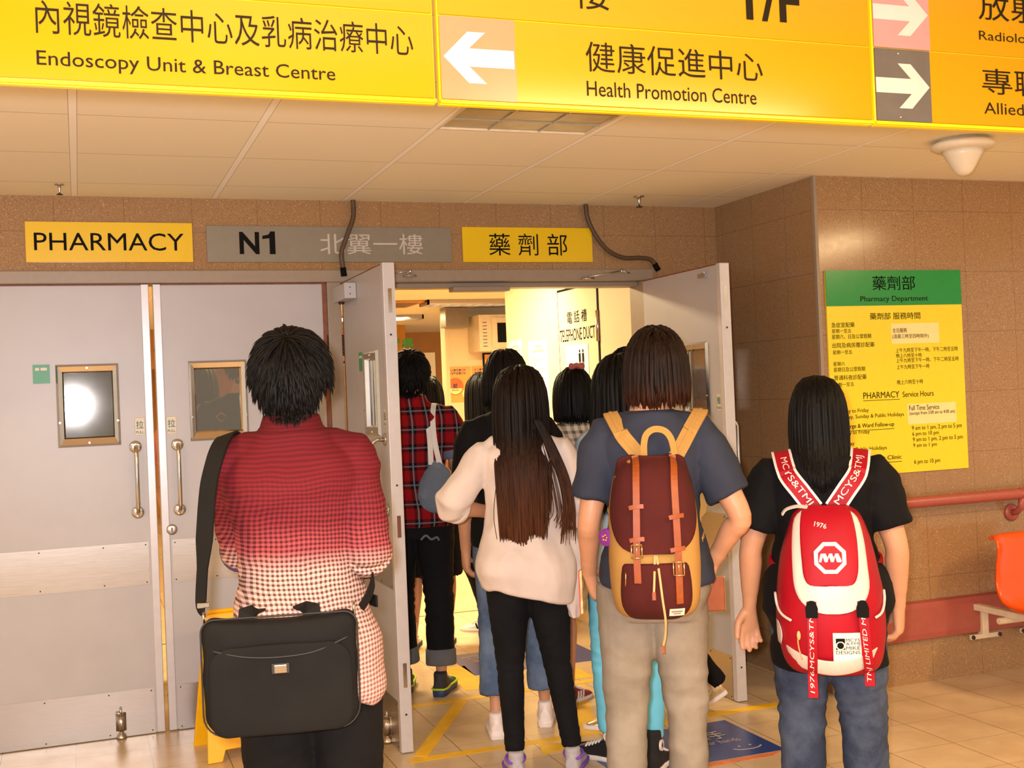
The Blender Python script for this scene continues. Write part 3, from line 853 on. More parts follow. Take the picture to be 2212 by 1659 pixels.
for xx in (sx + .115, sx + .42):
    g = MB(); g.box(xx - .018, xx + .018, PY - .05, PY - .012, .20, .34); g.box(xx - .09, xx + .09, PY - .05, PY - .035, .182, .205); g.box(xx - .012, xx + .012, PY - .034, PY - .001, .186, .200)
    br = put('wall_bracket', g, M_cwhite, t, bevel=.003)
    g = MB(); g.smooth = True
    for dx in (-.08, .08):
        g = MB(); g.smooth = True; g.lathe([(.010, 0), (.010, .006), (.004, .008)], (xx + dx, PY - .05, .194), (0, -1, 0))
        put('bracket_bolt', g, M_darkmetal, br)

# ------------------------------------------------------------------ floor markings
def strip(name, label, cat, a, b_, w, m=M_tape, group=None, z=.0012):
    a, b_ = Vector((a[0], a[1], 0)), Vector((b_[0], b_[1], 0)); d = (b_ - a).normalized(); s_ = Vector((-d.y, d.x, 0)) * w / 2
    g = MB(); g.prism([((p - a).x, (p - a).y) for p in (a - s_, b_ - s_, b_ + s_, a + s_)], ((a.x, a.y, 0), (1, 0, 0), (0, 1, 0), (0, 0, 1)), .0002, z)
    return tag(put(name, g, m), label, cat, group)
TG = 'yellow tape lines around the doorway'
strip('floor_tape', 'yellow floor tape running across in front of the open doorway', 'floor tape', (1.19, 4.618), (2.93, 4.640), .055, group=TG)
strip('floor_tape', 'yellow floor tape across the threshold of the open doorway', 'floor tape', (1.24, 5.42), (2.76, 5.47), .05, group=TG)
strip('floor_tape', 'diagonal yellow floor tape beside the edge of the left open door', 'floor tape', (1.25, 4.66), (1.66, 5.40), .06, group=TG, z=.0016)
strip('floor_tape', 'yellow floor tape slanting behind the legs of the backpack wearer in grey jeans', 'floor tape', (2.00, 4.67), (2.26, 5.40), .075, group=TG, z=.0016)
strip('floor_tape', 'wide yellow floor tape block just inside the doorway by the dark trainers', 'floor tape', (1.80, 5.58), (1.84, 6.10), .12, group=TG)
strip('floor_tape', 'wide yellow floor tape just inside the doorway by the maroon sneaker', 'floor tape', (2.33, 5.52), (2.33, 5.72), .16, group=TG)
strip('floor_tape', 'yellow floor tape at the foot of the boy in white sneakers', 'floor tape', (1.62, 6.35), (1.78, 6.62), .10, group=TG)
q = [on_z(964, 1196), on_z(1003, 1181), on_z(970, 1166)]
g = MB()
for a, b_ in ((q[0], q[1]), (q[1], q[2])):
    d = (b_ - a).normalized(); s_ = Vector((-d.y, d.x, 0)) * .04; a2 = a - d * .03; b2 = b_ + d * .03
    g.prism([(p.x, p.y) for p in (a2 - s_, b2 - s_, b2 + s_, a2 + s_)], ((0, 0, 0), (1, 0, 0), (0, 1, 0), (0, 0, 1)), .0002, .0012)
tag(put('floor_chevron', g, M_tape), 'yellow tape chevron on the corridor floor far inside', 'floor tape')
g = MB(); g.prism([(1.70, 4.44), (1.74, 4.59), (1.95, 4.53)], ((0, 0, 0), (1, 0, 0), (0, 1, 0), (0, 0, 1)), .0002, .0012)
tag(put('floor_arrow', g, M_tape), 'solid yellow tape triangle on the floor before the doorway', 'floor tape')

def hand_sticker(label, x0, x1, y0, y1, flip):
    cx, cy = (x0 + x1) / 2, (y0 + y1) / 2; s_ = -1 if flip else 1
    t = thing('floor_sticker', label, 'floor sticker', (cx, cy, 0), 0, 'blue hand washing floor stickers')
    w, d = x1 - x0, y1 - y0
    P = lambda u, v: Vector((cx + s_ * u * w / 2, cy + s_ * v * d / 2, .0012))
    R_, U_ = Vector((s_, 0, 0)), Vector((0, s_, 0))
    base = put('sticker_sheet', MB().box(x0, x1, y0, y1, .0002, .0012), M_blue, t)
    # printed pair of hands on the left half
    for k, (u, v, an) in enumerate(((-.62, -.1, .5), (-.42, .05, .75))):
        g = MB(); o = P(u, v)
        def blob(cx_, cy_, lx, ly, a_):
            ca, sa = math.cos(a_), math.sin(a_)
            pts = [(cx_ + lx * math.cos(q) * ca - ly * math.sin(q) * sa, cy_ + lx * math.cos(q) * sa + ly * math.sin(q) * ca) for q in [2 * math.pi * i / 20 for i in range(20)]]
            g.prism(pts, (o, R_, U_, (0, 0, 1)), 0, .0006 + .0002 * k)
        blob(0, 0, .065, .05, an)
        for f in range(4):
            a_ = an - .25 + f * .17; L_ = .10 + (.012 if f in (1, 2) else 0)
            blob(math.cos(a_) * L_, math.sin(a_) * L_, .055, .0125, a_)
        blob(-.01 + .05 * math.cos(an + 1.2), .055 * math.sin(an + 1.2), .042, .014, an + .95)
        put('printed_hand', g, M_handimg, base)
    lettering('請潔手', (P(.02, .02), R_, U_), M_white, base, width=w * .34, height=d * .22, bold=.01)
    lettering('clean your hands', (P(-.05, -.30), R_, U_), M_white, base, width=w * .40, height=d * .13)
    g = MB(); c0 = P(.68, -.55)
    arc = [c0 + R_ * (.065 * math.cos(a_)) + U_ * (.035 * math.sin(a_)) for a_ in [math.pi * (1.08 + .84 * i / 14) for i in range(15)]]
    g.ribbon(arc, .007, .0008, (0, 0, 1))
    for du in (-.025, .025): g.cyl(c0 + R_ * du + U_ * .012, c0 + R_ * du + U_ * .012 + Vector((0, 0, .0006)), .006, n=12)
    put('printed_smile', g, M_white, base)
hand_sticker('blue floor sticker with a smile beside the legs of the person in grey jeans', 1.86, 2.585, 4.06, 4.53, False)
hand_sticker('blue floor sticker with a printed hand further inside the doorway', 1.88, 2.64, 5.86, 6.37, True)
g = MB(); g.prism([(1.90, 3.995), (2.50, 4.015), (2.56, 4.052), (1.86, 4.052)], ((0, 0, 0), (1, 0, 0), (0, 1, 0), (0, 0, 1)), .0002, .0011)
tag(put('floor_sticker', g, M_handimg), 'thin skin coloured floor sticker strip in front of the blue floor sticker', 'floor sticker')

# ------------------------------------------------------------------ yellow folding wet-floor sign
t = thing('caution_sign', 'yellow folding plastic floor sign behind the black shoulder bag', 'floor sign', (.56, 5.13, 0))
wd = Vector((1, .10, 0)).normalized(); pd = Vector((-.10, 1, 0)).normalized()
def wet_panel(y_foot, lean):
    o = Vector((.56, 5.13, 0)) + pd * y_foot
    up = (Vector((0, 0, 1)) + pd * lean).normalized()
    pts = [(-.135, 0), (-.075, 0), (-.060, .045), (.060, .045), (.075, 0), (.135, 0), (.098, .585), (.080, .60), (-.080, .60), (-.098, .585)]
    g = MB(); g.prism(pts, (o, wd, up, wd.cross(up)), -.009, .009)
    return g, o, up
for yf, ln in ((-.15, .25), (.15, -.25)):
    g, o, up = wet_panel(yf, ln)
    pn = put('sign_leaf', g, M_wet, t, bevel=.004)
g = MB(); g.tube([Vector((.56, 5.13, .59)) - wd * .085, Vector((.56, 5.13, .59)) + wd * .085], .010, 10); put('hinge_rod', g, M_wet, t)

# ------------------------------------------------------------------ corridor fittings
struct('door_5', MB().box(2.843, 2.851, 6.262, 6.846, .05, 2.075), M_cream, bevel=.001)
g = MB(); g.box(2.846, 2.8515, 6.846, 6.860, .04, 2.09); g.box(2.846, 2.8515, 6.245, 6.262, .04, 2.09); g.box(2.846, 2.8515, 6.245, 6.86, 2.075, 2.09)
struct('duct_gap_shade', g, M_black)  # black strips painted in for the shaded gap round the duct door
dl = bpy.data.objects['door_5']; MW['door_5'] = Matrix.Identity(4)
Yv = Vector((0, -1, 0))
lettering('電 話 槽', (Vector((2.843, 6.705, 1.868)), Yv, Zv), M_black, dl, width=.30, height=.075, bold=.006)
lettering('TELEPHONE DUCT', (Vector((2.843, 6.83, 1.762)), Yv, Zv), M_black, dl, width=.535, height=.075, bold=.004)
g = MB(); g.smooth = True; g.cyl((2.842, 6.255, 1.74), (2.842, 6.255, 1.92), .011, n=12); put('hinge', g, M_steel, dl)
t = thing('toilet_sign', 'white toilet sign with two figures under the TELEPHONE DUCT lettering', 'sign', (2.845, 6.58, 1.5))
wp = put('sign_plate', MB().box(2.839, 2.8428, 6.40, 6.735, 1.50, 1.735), M_paper, t)
g = MB()
for yc in (6.475, 6.525):
    g.smooth = True; g.cyl((2.839, yc, 1.695), (2.8382, yc, 1.695), .010, n=14); g.smooth = False
    g.box(2.8382, 2.839, yc - .015, yc + .015, 1.63, 1.682); g.box(2.8382, 2.839, yc - .011, yc - .002, 1.565, 1.63); g.box(2.8382, 2.839, yc + .002, yc + .011, 1.565, 1.63)
put('figure_symbol', g, M_black, wp)
for lab, y0, y1, z0, z1 in (('white paper notice at the corner end of the cream corridor wall', 7.53, 7.78, 1.42, 1.82), ('long white paper notice left of the TELEPHONE DUCT door', 7.06, 7.40, 1.25, 1.80)):
    t = thing('paper_notice', lab, 'notice', (2.849, (y0 + y1) / 2, z0), 0, 'paper notices on the corridor wall')
    sh = put('sheet', MB().box(2.8475, 2.8497, y0, y1, z0, z1), M_paper, t)
    g = MB(); rnd = random.Random(4)
    zz = z1 - .035; g.box(2.8468, 2.8476, (y0 + y1) / 2 - .06, (y0 + y1) / 2 + .06, zz - .012, zz); zz -= .03
    g.box(2.8468, 2.8476, (y0 + y1) / 2 - .10, (y0 + y1) / 2 + .10, zz - .014, zz); zz -= .05
    while zz > z0 + .03:
        g.box(2.8468, 2.8476, y1 - .03 - rnd.uniform(.10, y1 - y0 - .06), y1 - .03, zz - .005, zz); zz -= rnd.choice((.014, .014, .03))
    put('printed_line', g, mat('faint_grey_print', (176, 164, 140), .6, noise_amt=0), sh)
# hygiene posters on the far corridor wall
M_poster = mat('orange_poster_paper', (240, 166, 84), .5, noise_amt=.08, noise_scale=8)
M_porange = mat('deep_orange_print', (222, 104, 48), .5, noise_amt=.04)
M_navy = mat('navy_print', (40, 44, 92), .5, noise_amt=0)
for x0, lab, ch in ((3.757, 'orange hygiene poster with round emblem on the far corridor wall', '前'), (4.052, 'second orange hygiene poster partly behind the long haired woman', '後')):
    t = thing('wall_poster', lab, 'poster', (x0 + .14, 12.3, 1.383), 0, 'orange posters on the far wall')
    Yp = 12.292
    pb = put('poster_sheet', MB().box(x0 + .005, x0 + .285, Yp, 12.299, 1.383, 1.77), M_poster, t)
    lettering('個人衛生要做好', (Vector((x0 + .03, Yp, 1.718)), Xv, Zv), M_navy, pb, width=.20, height=.028, bold=.02)
    lettering('潔手緊記要做對', (Vector((x0 + .03, Yp, 1.683)), Xv, Zv), M_navy, pb, width=.20, height=.028, bold=.02)
    g = MB(); g.cyl((x0 + .10, Yp, 1.555), (x0 + .10, Yp - .001, 1.555), .095, n=40); em = put('emblem', g, M_porange, pb)
    g = MB(); g.prism([(.085 * math.cos(a_), .085 * math.sin(a_)) for a_ in [math.pi * (1.08 + .84 * i / 20) for i in range(21)]], (Vector((x0 + .10, Yp - .001, 1.555)), Xv, Zv, (0, -1, 0)), 0, .0006)
    put('emblem_band', g, M_patch, em)
    lettering(ch, (Vector((x0 + .075, Yp - .001, 1.535)), Xv, Zv), M_navy, em, width=.05, height=.055, bold=.03)
    lettering('BEFORE' if ch == '前' else 'AFTER', (Vector((x0 + .062, Yp - .0018, 1.508)), Xv, Zv), M_navy, em, width=.075, height=.014, bold=.02)
    g = MB(); g.cyl((x0 + .225, Yp, 1.475), (x0 + .225, Yp - .001, 1.475), .05, n=30); put('small_emblem', g, M_patch, pb)
a, b_ = on_y(962, 668, 12.1), on_y(1013, 706, 12.1)
t = thing('vent_box', 'grey metal vent box under the corridor ceiling above the orange posters', 'vent box', ((a.x + b_.x) / 2, 12.2, b_.z))
put('casing', MB().box(a.x, b_.x, 12.1, 12.299, b_.z, CZ - .005), M_greyplate, t, bevel=.004)
g = MB()
for k in range(9): z = b_.z + .02 + k * (CZ - .03 - b_.z) / 9; g.box(a.x + .02, b_.x - .02, 12.094, 12.102, z, z + .008)
put('grille_slat', g, M_frame, t)
a, b_ = on_y(1034, 680, 11.9), on_y(1110, 757, 11.9)
t = thing('wall_cabinet', 'cream wall cabinet with a black window in the far corridor', 'wall cabinet', ((a.x + b_.x) / 2, 12.1, b_.z))
put('cabinet_body', MB().box(a.x, a.x + .62, 11.9, 12.299, b_.z, a.z), M_cwhite, t, bevel=.004)
cd = put('cabinet_door', MB().box(a.x + .14, a.x + .58, 11.888, 11.9, b_.z + .03, a.z - .03), M_cwhite, t, bevel=.003)
put('cabinet_window', MB().box(a.x + .20, a.x + .50, 11.884, 11.889, b_.z + .09, a.z - .09), M_black, cd)
g = MB()
for k in range(8): z = b_.z + .05 + k * (a.z - b_.z - .1) / 8; g.box(a.x + .04, a.x + .085, 11.896, 11.901, z, z + .006)
put('vent_slot', g, M_darkmetal, t)
a, b_ = on_y(1043, 763, 12.28), on_y(1066, 806, 12.28)
t = thing('framed_notice', 'small black framed picture on the far wall beside the long haired woman', 'framed picture', ((a.x + b_.x) / 2, 12.28, b_.z))
put('picture_frame', MB().box(a.x, a.x + .26, 12.275, 12.299, b_.z, a.z), M_black, t)
put('picture_sheet', MB().box(a.x + .015, a.x + .245, 12.270, 12.276, b_.z + .015, a.z - .015), M_poster, t)
# hall end: green lettering, glass door with notice
gl = [on_y(841, 750, 14.99), on_y(894, 750, 14.99)]
t = thing('counter_sign', 'green lettering on the ochre wall above the far glass door', 'sign', (gl[0].x, 14.99, gl[0].z))
lettering('取藥處', (Vector((on_y(813, 750, 14.99).x, 14.998, on_y(880, 750, 14.99).z)), Xv, Zv), M_greenlit, t, width=on_y(894, 750, 15).x - on_y(813, 750, 15).x, height=.12, bold=.014)
g = MB()
for x in (3.0, 3.55, 4.02): g.box(x - .03, x + .03, 15.02, 15.1, 0, 1.93)
g.box(2.0, 4.05, 15.0, 15.1, 1.90, 1.96)
struct('window_1', g, M_frame)
MW['window_1'] = Matrix.Identity(4)
put('window_glass', MB().box(2.0, 4.02, 15.05, 15.06, 0, 1.9), M_glass, bpy.data.objects['window_1'])
a, b_ = on_y(914, 762, 15.04), on_y(942, 822, 15.04)
put('notice_sheet', MB().box(a.x, b_.x, 15.044, 15.05, b_.z - .1, a.z), M_paper, bpy.data.objects['window_1'])
# lit louvre fittings of the corridor
for lab, x0, x1, y0, y1 in (('lit louvre ceiling light right of the ceiling panel inside the doorway', 3.25, 4.6, 11.15, 11.45),
                            ('lit louvre ceiling light above the far green lettering', 2.6, 3.78, 13.15, 13.4),
                            ('short lit louvre ceiling light furthest from the doorway', 2.4, 3.5, 14.2, 14.42)):
    t = thing('corridor_light', lab, 'ceiling light', ((x0 + x1) / 2, (y0 + y1) / 2, CZ - .03), 0, 'corridor ceiling lights')
    put('diffuser', MB().box(x0 + .02, x1 - .02, y0 + .02, y1 - .02, CZ - .016, CZ - .004), M_lamp, t)
    g = MB()
    g.box(x0, x1, y0, y0 + .02, CZ - .05, CZ - .001); g.box(x0, x1, y1 - .02, y1, CZ - .05, CZ - .001); g.box(x0, x0 + .02, y0, y1, CZ - .05, CZ - .001); g.box(x1 - .02, x1, y0, y1, CZ - .05, CZ - .001)
    for k in range(1, 12): x = x0 + (x1 - x0) * k / 12; g.box(x - .004, x + .004, y0 + .02, y1 - .02, CZ - .045, CZ - .018)
    put('light_frame', g, M_steel, t)
t = thing('ceiling_grille', 'ochre recessed ventilation panel in the corridor ceiling seen through the doorway', 'ceiling vent', (3.15, 11.5, CZ - .02))
put('grille_panel', MB().box(2.62, 3.24, 11.2, 11.9, CZ - .02, CZ - .001), M_orangewall, t, bevel=.004)
g = MB()
for k in range(8): y = 11.27 + k * .075; g.box(2.67, 3.19, y, y + .02, CZ - .026, CZ - .018)
put('grille_slat', g, M_frame, t)
# ------------------------------------------------------------------ people: materials
def skin(t, b, c):
    vec, x, y, z = t.coord()
    t.l.new(t.mix(t.ramp(t.noise(vec, 14, 3), .3, .7), lin(tuple(v * .95 for v in c)), lin(c)), b.inputs['Base Color'])
    t.l.new(t.bump(t.noise(vec, 380, 2), .08, .001), b.inputs['Normal'])
    b.inputs['Subsurface Weight'].default_value = .08
    b.inputs['Subsurface Radius'].default_value = (.010, .004, .002)
M_skin = custom('skin', lambda t, b: skin(t, b, (206, 148, 112)), rough=.48, spec=.4)
M_skin2 = custom('tan_skin', lambda t, b: skin(t, b, (192, 134, 96)), rough=.48, spec=.4)
M_eyew = mat('eye_white', (232, 226, 216), .2, noise_amt=0)
M_iris = mat('dark_iris', (30, 20, 14), .15, noise_amt=0)
M_lips = mat('lips', (176, 96, 84), .45, noise_amt=0)
def hairmat(name, c0, c1, tip=None, z0=0, z1=1, rough=.55, spec=.12):
    def fn(t, b):
        vec, x, y, z = t.coord()
        f = t.noise(t.scaled(vec, (150, 150, 9)), 1.0, 3, .6)
        col = t.mix(t.ramp(f, .35, .68), lin(c0), lin(c1))
        if tip:
            col = t.mix(t.ramp(z, z0, z1), t.mix(t.ramp(f, .35, .68), lin(tip), lin(tuple(min(255, v * 1.45) for v in tip))), col)
        t.l.new(col, b.inputs['Base Color'])
        t.l.new(t.bump(f, .35, .003), b.inputs['Normal'])
        b.inputs['Anisotropic'].default_value = .4
    return custom(name, fn, rough=rough, spec=spec)
def cloth(name, rgb, scale=900, bump=.25, rough=.85, noise_amt=.08, sheen=.0, noise_scale=9):
    return mat(name, rgb, rough, spec=.2, noise_amt=noise_amt, noise_scale=noise_scale, bump=bump, bump_scale=scale, sheen=sheen)
def denim(name, c, worn, stitch=.15):
    def fn(t, b):
        vec, x, y, z = t.coord()
        f = t.noise(vec, 5, 4, .65); g = t.noise(t.scaled(vec, (420, 420, 90)), 1, 2)
        col = t.mix(t.ramp(f, .42, .72), lin(c), lin(worn))
        col = t.mix(t.ramp(g, .35, .65), col, t.mix(.86, lin(worn), col))
        t.l.new(col, b.inputs['Base Color']); t.l.new(t.bump(g, .25, .001), b.inputs['Normal'])
    return custom(name, fn, rough=.85, spec=.2)

# ------------------------------------------------------------------ people: the figure
# torso table: height, half width, half depth, centre offset (fractions of body height)
TORSO = np.array([(.455, .082, .068, -.004), (.50, .099, .077, -.012), (.53, .101, .078, -.014), (.57, .094, .067, -.006), (.615, .080, .058, .0),
                  (.66, .079, .057, .002), (.71, .089, .061, .002), (.755, .097, .062, -.002), (.782, .098, .058, -.006), (.800, .088, .050, -.009),
                  (.818, .064, .041, -.009), (.842, .041, .035, -.007), (.868, .0325, .034, .000), (.90, .031, .034, .006)])
class Fig:
    """proportions and pose of one standing person, local frame: x right, y forwards, z up"""
    def __init__(s, H, w=1.0, dpt=1.0, arms=None, legs=None, head=(0, 0, 0), lean=0.0, skinmat=None, slim=.80, neckdrop=0.0, shz=.784, sway=0.0, headx=0.0, belly=0.0, tw=None):
        s.H, s.w, s.d = H, w, dpt; s.head = head; s.skin = skinmat or M_skin; s.lean = lean; s.belly = belly
        s.tw = tw or {}; s.slim = slim; s.neckdrop = neckdrop; s.sway = sway; s.headx = headx
        h = H
        s.sh = {k: Vector((sg * .101 * h * w, -.006 * h, shz * h)) for k, sg in (('L', -1), ('R', 1))}
        s.arm = {}
        for k, sg in (('L', -1), ('R', 1)):
            a = (arms or {}).get(k)
            if a is None: a = ((sg * .125 * w, -.015, .625), (sg * .128 * w, .03, .475))
            s.arm[k] = [Vector(p) * h for p in a[:2]] + [a[2] if len(a) > 2 else {}]
        s.leg = {}
        for k, sg in (('L', -1), ('R', 1)):
            a = (legs or {}).get(k) or ((sg * .054, .006, .275), (sg * .055, -.012, .042), 0)
            s.leg[k] = (Vector(a[0]) * h + Vector((sway, 0, 0)), Vector(a[1]) * h + Vector((sway, 0, 0)), a[2] if len(a) > 2 else 0, a[3] if len(a) > 3 else 0)
        s.hip = {k: Vector((sway + sg * .050 * h * w, -.006 * h, .50 * h)) for k, sg in (('L', -1), ('R', 1))}
    def prof(s, z):
        """half width, half depth, centre y of the trunk at height z"""
        q = z / s.H
        rx = np.interp(q, TORSO[:, 0], TORSO[:, 1]); ry = np.interp(q, TORSO[:, 0], TORSO[:, 2]); cy = np.interp(q, TORSO[:, 0], TORSO[:, 3])
        k = 1.0 if q < .82 else max(0, 1 - (q - .82) / .05)
        rx *= 1 + (s.w - 1) * k; ry *= 1 + (s.d - 1) * k
        if s.belly: ry *= 1 + s.belly * math.exp(-((q - .59) / .07) ** 2); rx *= 1 + s.belly * .8 * math.exp(-((q - .58) / .07) ** 2)
        return rx * s.H, ry * s.H, cy * s.H + s.lean * max(0, q - .5) * s.H
    def back(s, x, z, off=0.0, p=2.3):
        """y of the back surface, off outside the trunk"""
        rx, ry, cy = s.prof(z); rx += off; ry += off
        u = min(abs(x) / rx, .995)
        return cy - ry * (1 - u ** p) ** (1 / p)
    def front(s, x, z, off=0.0, p=2.3):
        rx, ry, cy = s.prof(z); rx += off; ry += off
        u = min(abs(x) / rx, .995)
        return cy + ry * (1 - u ** p) ** (1 / p)
    def trunk(s, mb, z0, z1, off, n=40, step=.018, p=2.3, flare=None, offz=None, top_fade=.0):
        zs = np.arange(z0, z1, step).tolist() + [z1]; rs = []
        for z in zs:
            rx, ry, cy = s.prof(z); e = off + (flare(z) if flare else 0); ex = e; ey = e
            if offz: ex, ey = offz(z, ex, ey)
            ring = []
            for j in range(n):
                a = 2 * math.pi * j / n; ca, sa = math.cos(a), math.sin(a)
                ring.append((math.copysign(abs(ca) ** (2 / p), ca) * (rx + ex) + s.sway * max(0, min(1, (.68 * s.H - z) / (.18 * s.H))), cy + math.copysign(abs(sa) ** (2 / p), sa) * (ry + ey), z))
            rs.append(ring)
        mb.rings(rs)
    def armpath(s, k):
        e, w_ = s.arm[k][0], s.arm[k][1]; a = s.sh[k]
        return a, e, w_
    def sleeve(s, mb, k, t_end, r0, r1, wob=0.0):
        """sleeve along the arm; t 1 = elbow, 2 = wrist; radii beyond the arm"""
        a, e, w_ = s.armpath(k); h = s.H
        ar = [(0, .0325), (.5, .0285), (1, .0245), (1.3, .0235), (2, .0155)]
        inner = Vector((-.03 * h if k == 'R' else .03 * h, 0, -.002 * h))
        pts, rad = [a + inner], [.031 * h * s.w ** .5 + r0 * .7]
        m = 8
        for i in range(m + 1):
            t = t_end * i / m
            p = a.lerp(e, t) if t <= 1 else e.lerp(w_, t - 1)
            r = np.interp(t, [q[0] for q in ar], [q[1] for q in ar]) * h * s.w ** .7 + r0 + (r1 - r0) * (i / m)
            pts.append(p); rad.append(r)
        mb.tube(pts, rad, 18, ref=(0, 1, 0))
        return pts[-1], (pts[-1] - pts[-2]).normalized(), rad[-1]
    def body(s, voxel=.006, fine_hands=True):
        h = s.H; mb = MB()
        s.trunk(mb, .47 * h, .885 * h, 0.0)
        ws = s.w ** .7
        for k, sg in (('L', -1), ('R', 1)):
            a, e, w_ = s.armpath(k)
            P = crom([tuple(a + Vector((-sg * .035 * h, 0, -.004 * h))) + (.031 * h,), tuple(a) + (.0325 * h,), tuple(a.lerp(e, .5)) + (.0285 * h,), tuple(e) + (.0235 * h,), tuple(e.lerp(w_, .28)) + (.0238 * h,), tuple(e.lerp(w_, .7)) + (.0185 * h,), tuple(w_) + (.0150 * h,)], 4)
            mb.tube([p[:3] for p in P], [(p[3] * ws if i < len(P) - 4 else p[3]) for i, p in enumerate(P)], 16, ref=(0, 1, 0), round_ends=True)
            s.hand(mb, k)
            kn, an, yaw, heel = s.leg[k]; hp = s.hip[k]
            P = crom([tuple(hp + Vector((0, 0, .02 * h))) + (.050 * h,), tuple(hp + Vector((0, 0, -.05 * h))) + (.052 * h,), tuple(hp.lerp(kn, .6)) + (.043 * h,), tuple(kn) + (.032 * h,), tuple(kn.lerp(an, .28) + Vector((0, -.006 * h, 0))) + (.0335 * h,), tuple(kn.lerp(an, .7)) + (.0235 * h,), tuple(an) + (.0180 * h,)], 4)
            mb.tube([p[:3] for p in P], [p[3] * ws * s.slim for p in P], 16, ref=(0, 1, 0), round_ends=True)
            fd = Vector((math.sin(yaw), math.cos(yaw), 0)); dz = -an.z * .55
            mb.tube([an + Vector((0, 0, -.012 * h)) - fd * .008 * h, an + Vector((0, 0, dz)) + fd * .03 * h, an + Vector((0, 0, dz * 1.2)) + fd * .07 * h], [.013 * h, .013 * h, .009 * h], 12, ref=(0, 0, 1), round_ends=True)
        s.headgeo(mb)
        me = remesh(mb, voxel, 4, .5)
        ex = MB(); ex.smooth = True
        R, c = s.headframe(); hh = s.H * .132
        for sg in (-1, 1):
            p = c + R @ Vector((sg * .145 * hh, .378 * hh, -.03 * hh)); ex.cur = 0; ex.sellip(p, (.062 * hh, .055 * hh, .045 * hh), n=12, mrot=R)
            ex.cur = 1; ex.sellip(p + R @ Vector((0, .042 * hh, 0)), (.026 * hh, .02 * hh, .028 * hh), n=10, mrot=R)
            ex.cur = 3; ex.tube([p + R @ Vector((-.07 * hh, .05 * hh, .10 * hh)), p + R @ Vector((0, .07 * hh, .125 * hh)), p + R @ Vector((.07 * hh, .05 * hh, .10 * hh))], [.010 * hh, .016 * hh, .010 * hh], 8, round_ends=True)
        ex.cur = 2
        ex.sellip(c + R @ Vector((0, .43 * hh, -.285 * hh)), (.105 * hh, .035 * hh, .034 * hh), n=12, mrot=R)
        return join_mesh(me, ex.mesh('x'), 1)
    def headframe(s):
        yaw, pit, rol = s.head; h = s.H
        R = (Matrix.Rotation(-yaw, 3, 'Z') @ Matrix.Rotation(pit, 3, 'X') @ Matrix.Rotation(rol, 3, 'Y'))
        rx, ry, cy = s.prof(.88 * h)
        piv = Vector((s.headx, cy, (.875 - s.neckdrop) * h)); c = piv + R @ Vector((0, .012 * h, .060 * h))
        return R, c
    def headgeo(s, mb):
        R, c = s.headframe(); hh = s.H * .132
        A = lambda p, r, e=1.0, n=20: mb.sellip(c + R @ (Vector(p) * hh), tuple(q * hh for q in r), e, n=n, mrot=R)
        A((0, -.03, .10), (.355, .435, .40))                 # cranium
        A((0, .10, -.12), (.300, .325, .36), .95)            # face
        A((0, .20, -.36), (.165, .185, .125), .9)            # chin
        for sg in (-1, 1):
            A((sg * .15, .20, -.28), (.12, .16, .14))        # jaw
            A((sg * .19, .28, -.10), (.09, .10, .085))       # cheekbone
            A((sg * .14, .365, .075), (.12, .05, .035))      # brow
            q = c + R @ (Vector((sg * .36, -.01, -.06)) * hh)
            Re = R @ Matrix.Rotation(sg * -.35, 3, 'Z')
            mb.sellip(q, (.035 * hh, .085 * hh, .135 * hh), .9, n=14, mrot=Re)   # ear
            mb.sellip(c + R @ (Vector((sg * .345, .02, -.15)) * hh), (.035 * hh, .05 * hh, .05 * hh), n=10, mrot=Re)
        mb.tube([c + R @ (Vector(p) * hh) for p in ((0, .40, .05), (0, .455, -.05), (0, .51, -.13), (0, .44, -.17))], [.035 * hh, .042 * hh, .062 * hh, .05 * hh], 10, round_ends=True)
        A((0, .425, -.27), (.10, .04, .035)); A((0, .415, -.32), (.085, .04, .032))
        mb.tube([c + R @ Vector((0, -.10 * hh, -.2 * hh)), Vector((0, s.prof(.86 * s.H)[2], .845 * s.H))], [.235 * hh, .26 * hh], 16, ref=(0, 1, 0), round_ends=True)   # neck
    def hand(s, mb, k):
        h = s.H; sg = -1 if k == 'L' else 1
        a, e, w_ = s.armpath(k); o = s.arm[k][2]
        d = Vector(o.get('dir', (w_ - e))).normalized()
        nrm = Vector(o.get('palm', (-sg, 0.25, 0)))          # palm faces this way
        nrm = (nrm - d * nrm.dot(d)).normalized(); side = d.cross(nrm)   # towards the thumb or away
        if side.dot(Vector(o.get('thumb', (0, 1, 0)))) < 0: side = -side
        curl = o.get('curl', .45); L = .104 * h
        kc = w_ + d * L * .50
        rs = []
        for t, wd, th in ((-.05, .140, .135), (.12, .165, .125), (.32, .205, .115), (.50, .215, .10), (.56, .20, .085)):
            cc = w_ + d * L * t
            rs.append([cc + side * (math.copysign(abs(math.cos(q)) ** .75, math.cos(q)) * wd * L) + nrm * (math.sin(q) * th * L) for q in [2 * math.pi * j / 16 for j in range(16)]])
        mb.rings(rs)
        lens = (.40, .455, .42, .33); offs = (.165, .055, -.055, -.16)
        for i in range(4):
            c_ = curl * (1 + .16 * i) + o.get('vary', .0) * (i - 1.5); base = w_ + d * L * (.50 - .03 * (i == 3)) + side * offs[i] * L
            dr = (d + side * offs[i] * .55).normalized(); p = base; pts = [base - dr * .06 * L, base]; rad = [.082 * L / 1.06, .078 * L]
            ang = c_ * .35
            for seg, rr in ((.46, .072), (.30, .066), (.24, .056)):
                ang += c_ * (.5 if seg > .4 else .75)
                q = dr * math.cos(ang) + nrm * math.sin(ang)
                p = p + q * lens[i] * L * seg; pts.append(p); rad.append(rr * L)
            mb.tube(pts, rad, 10, ref=tuple(side), round_ends=True)
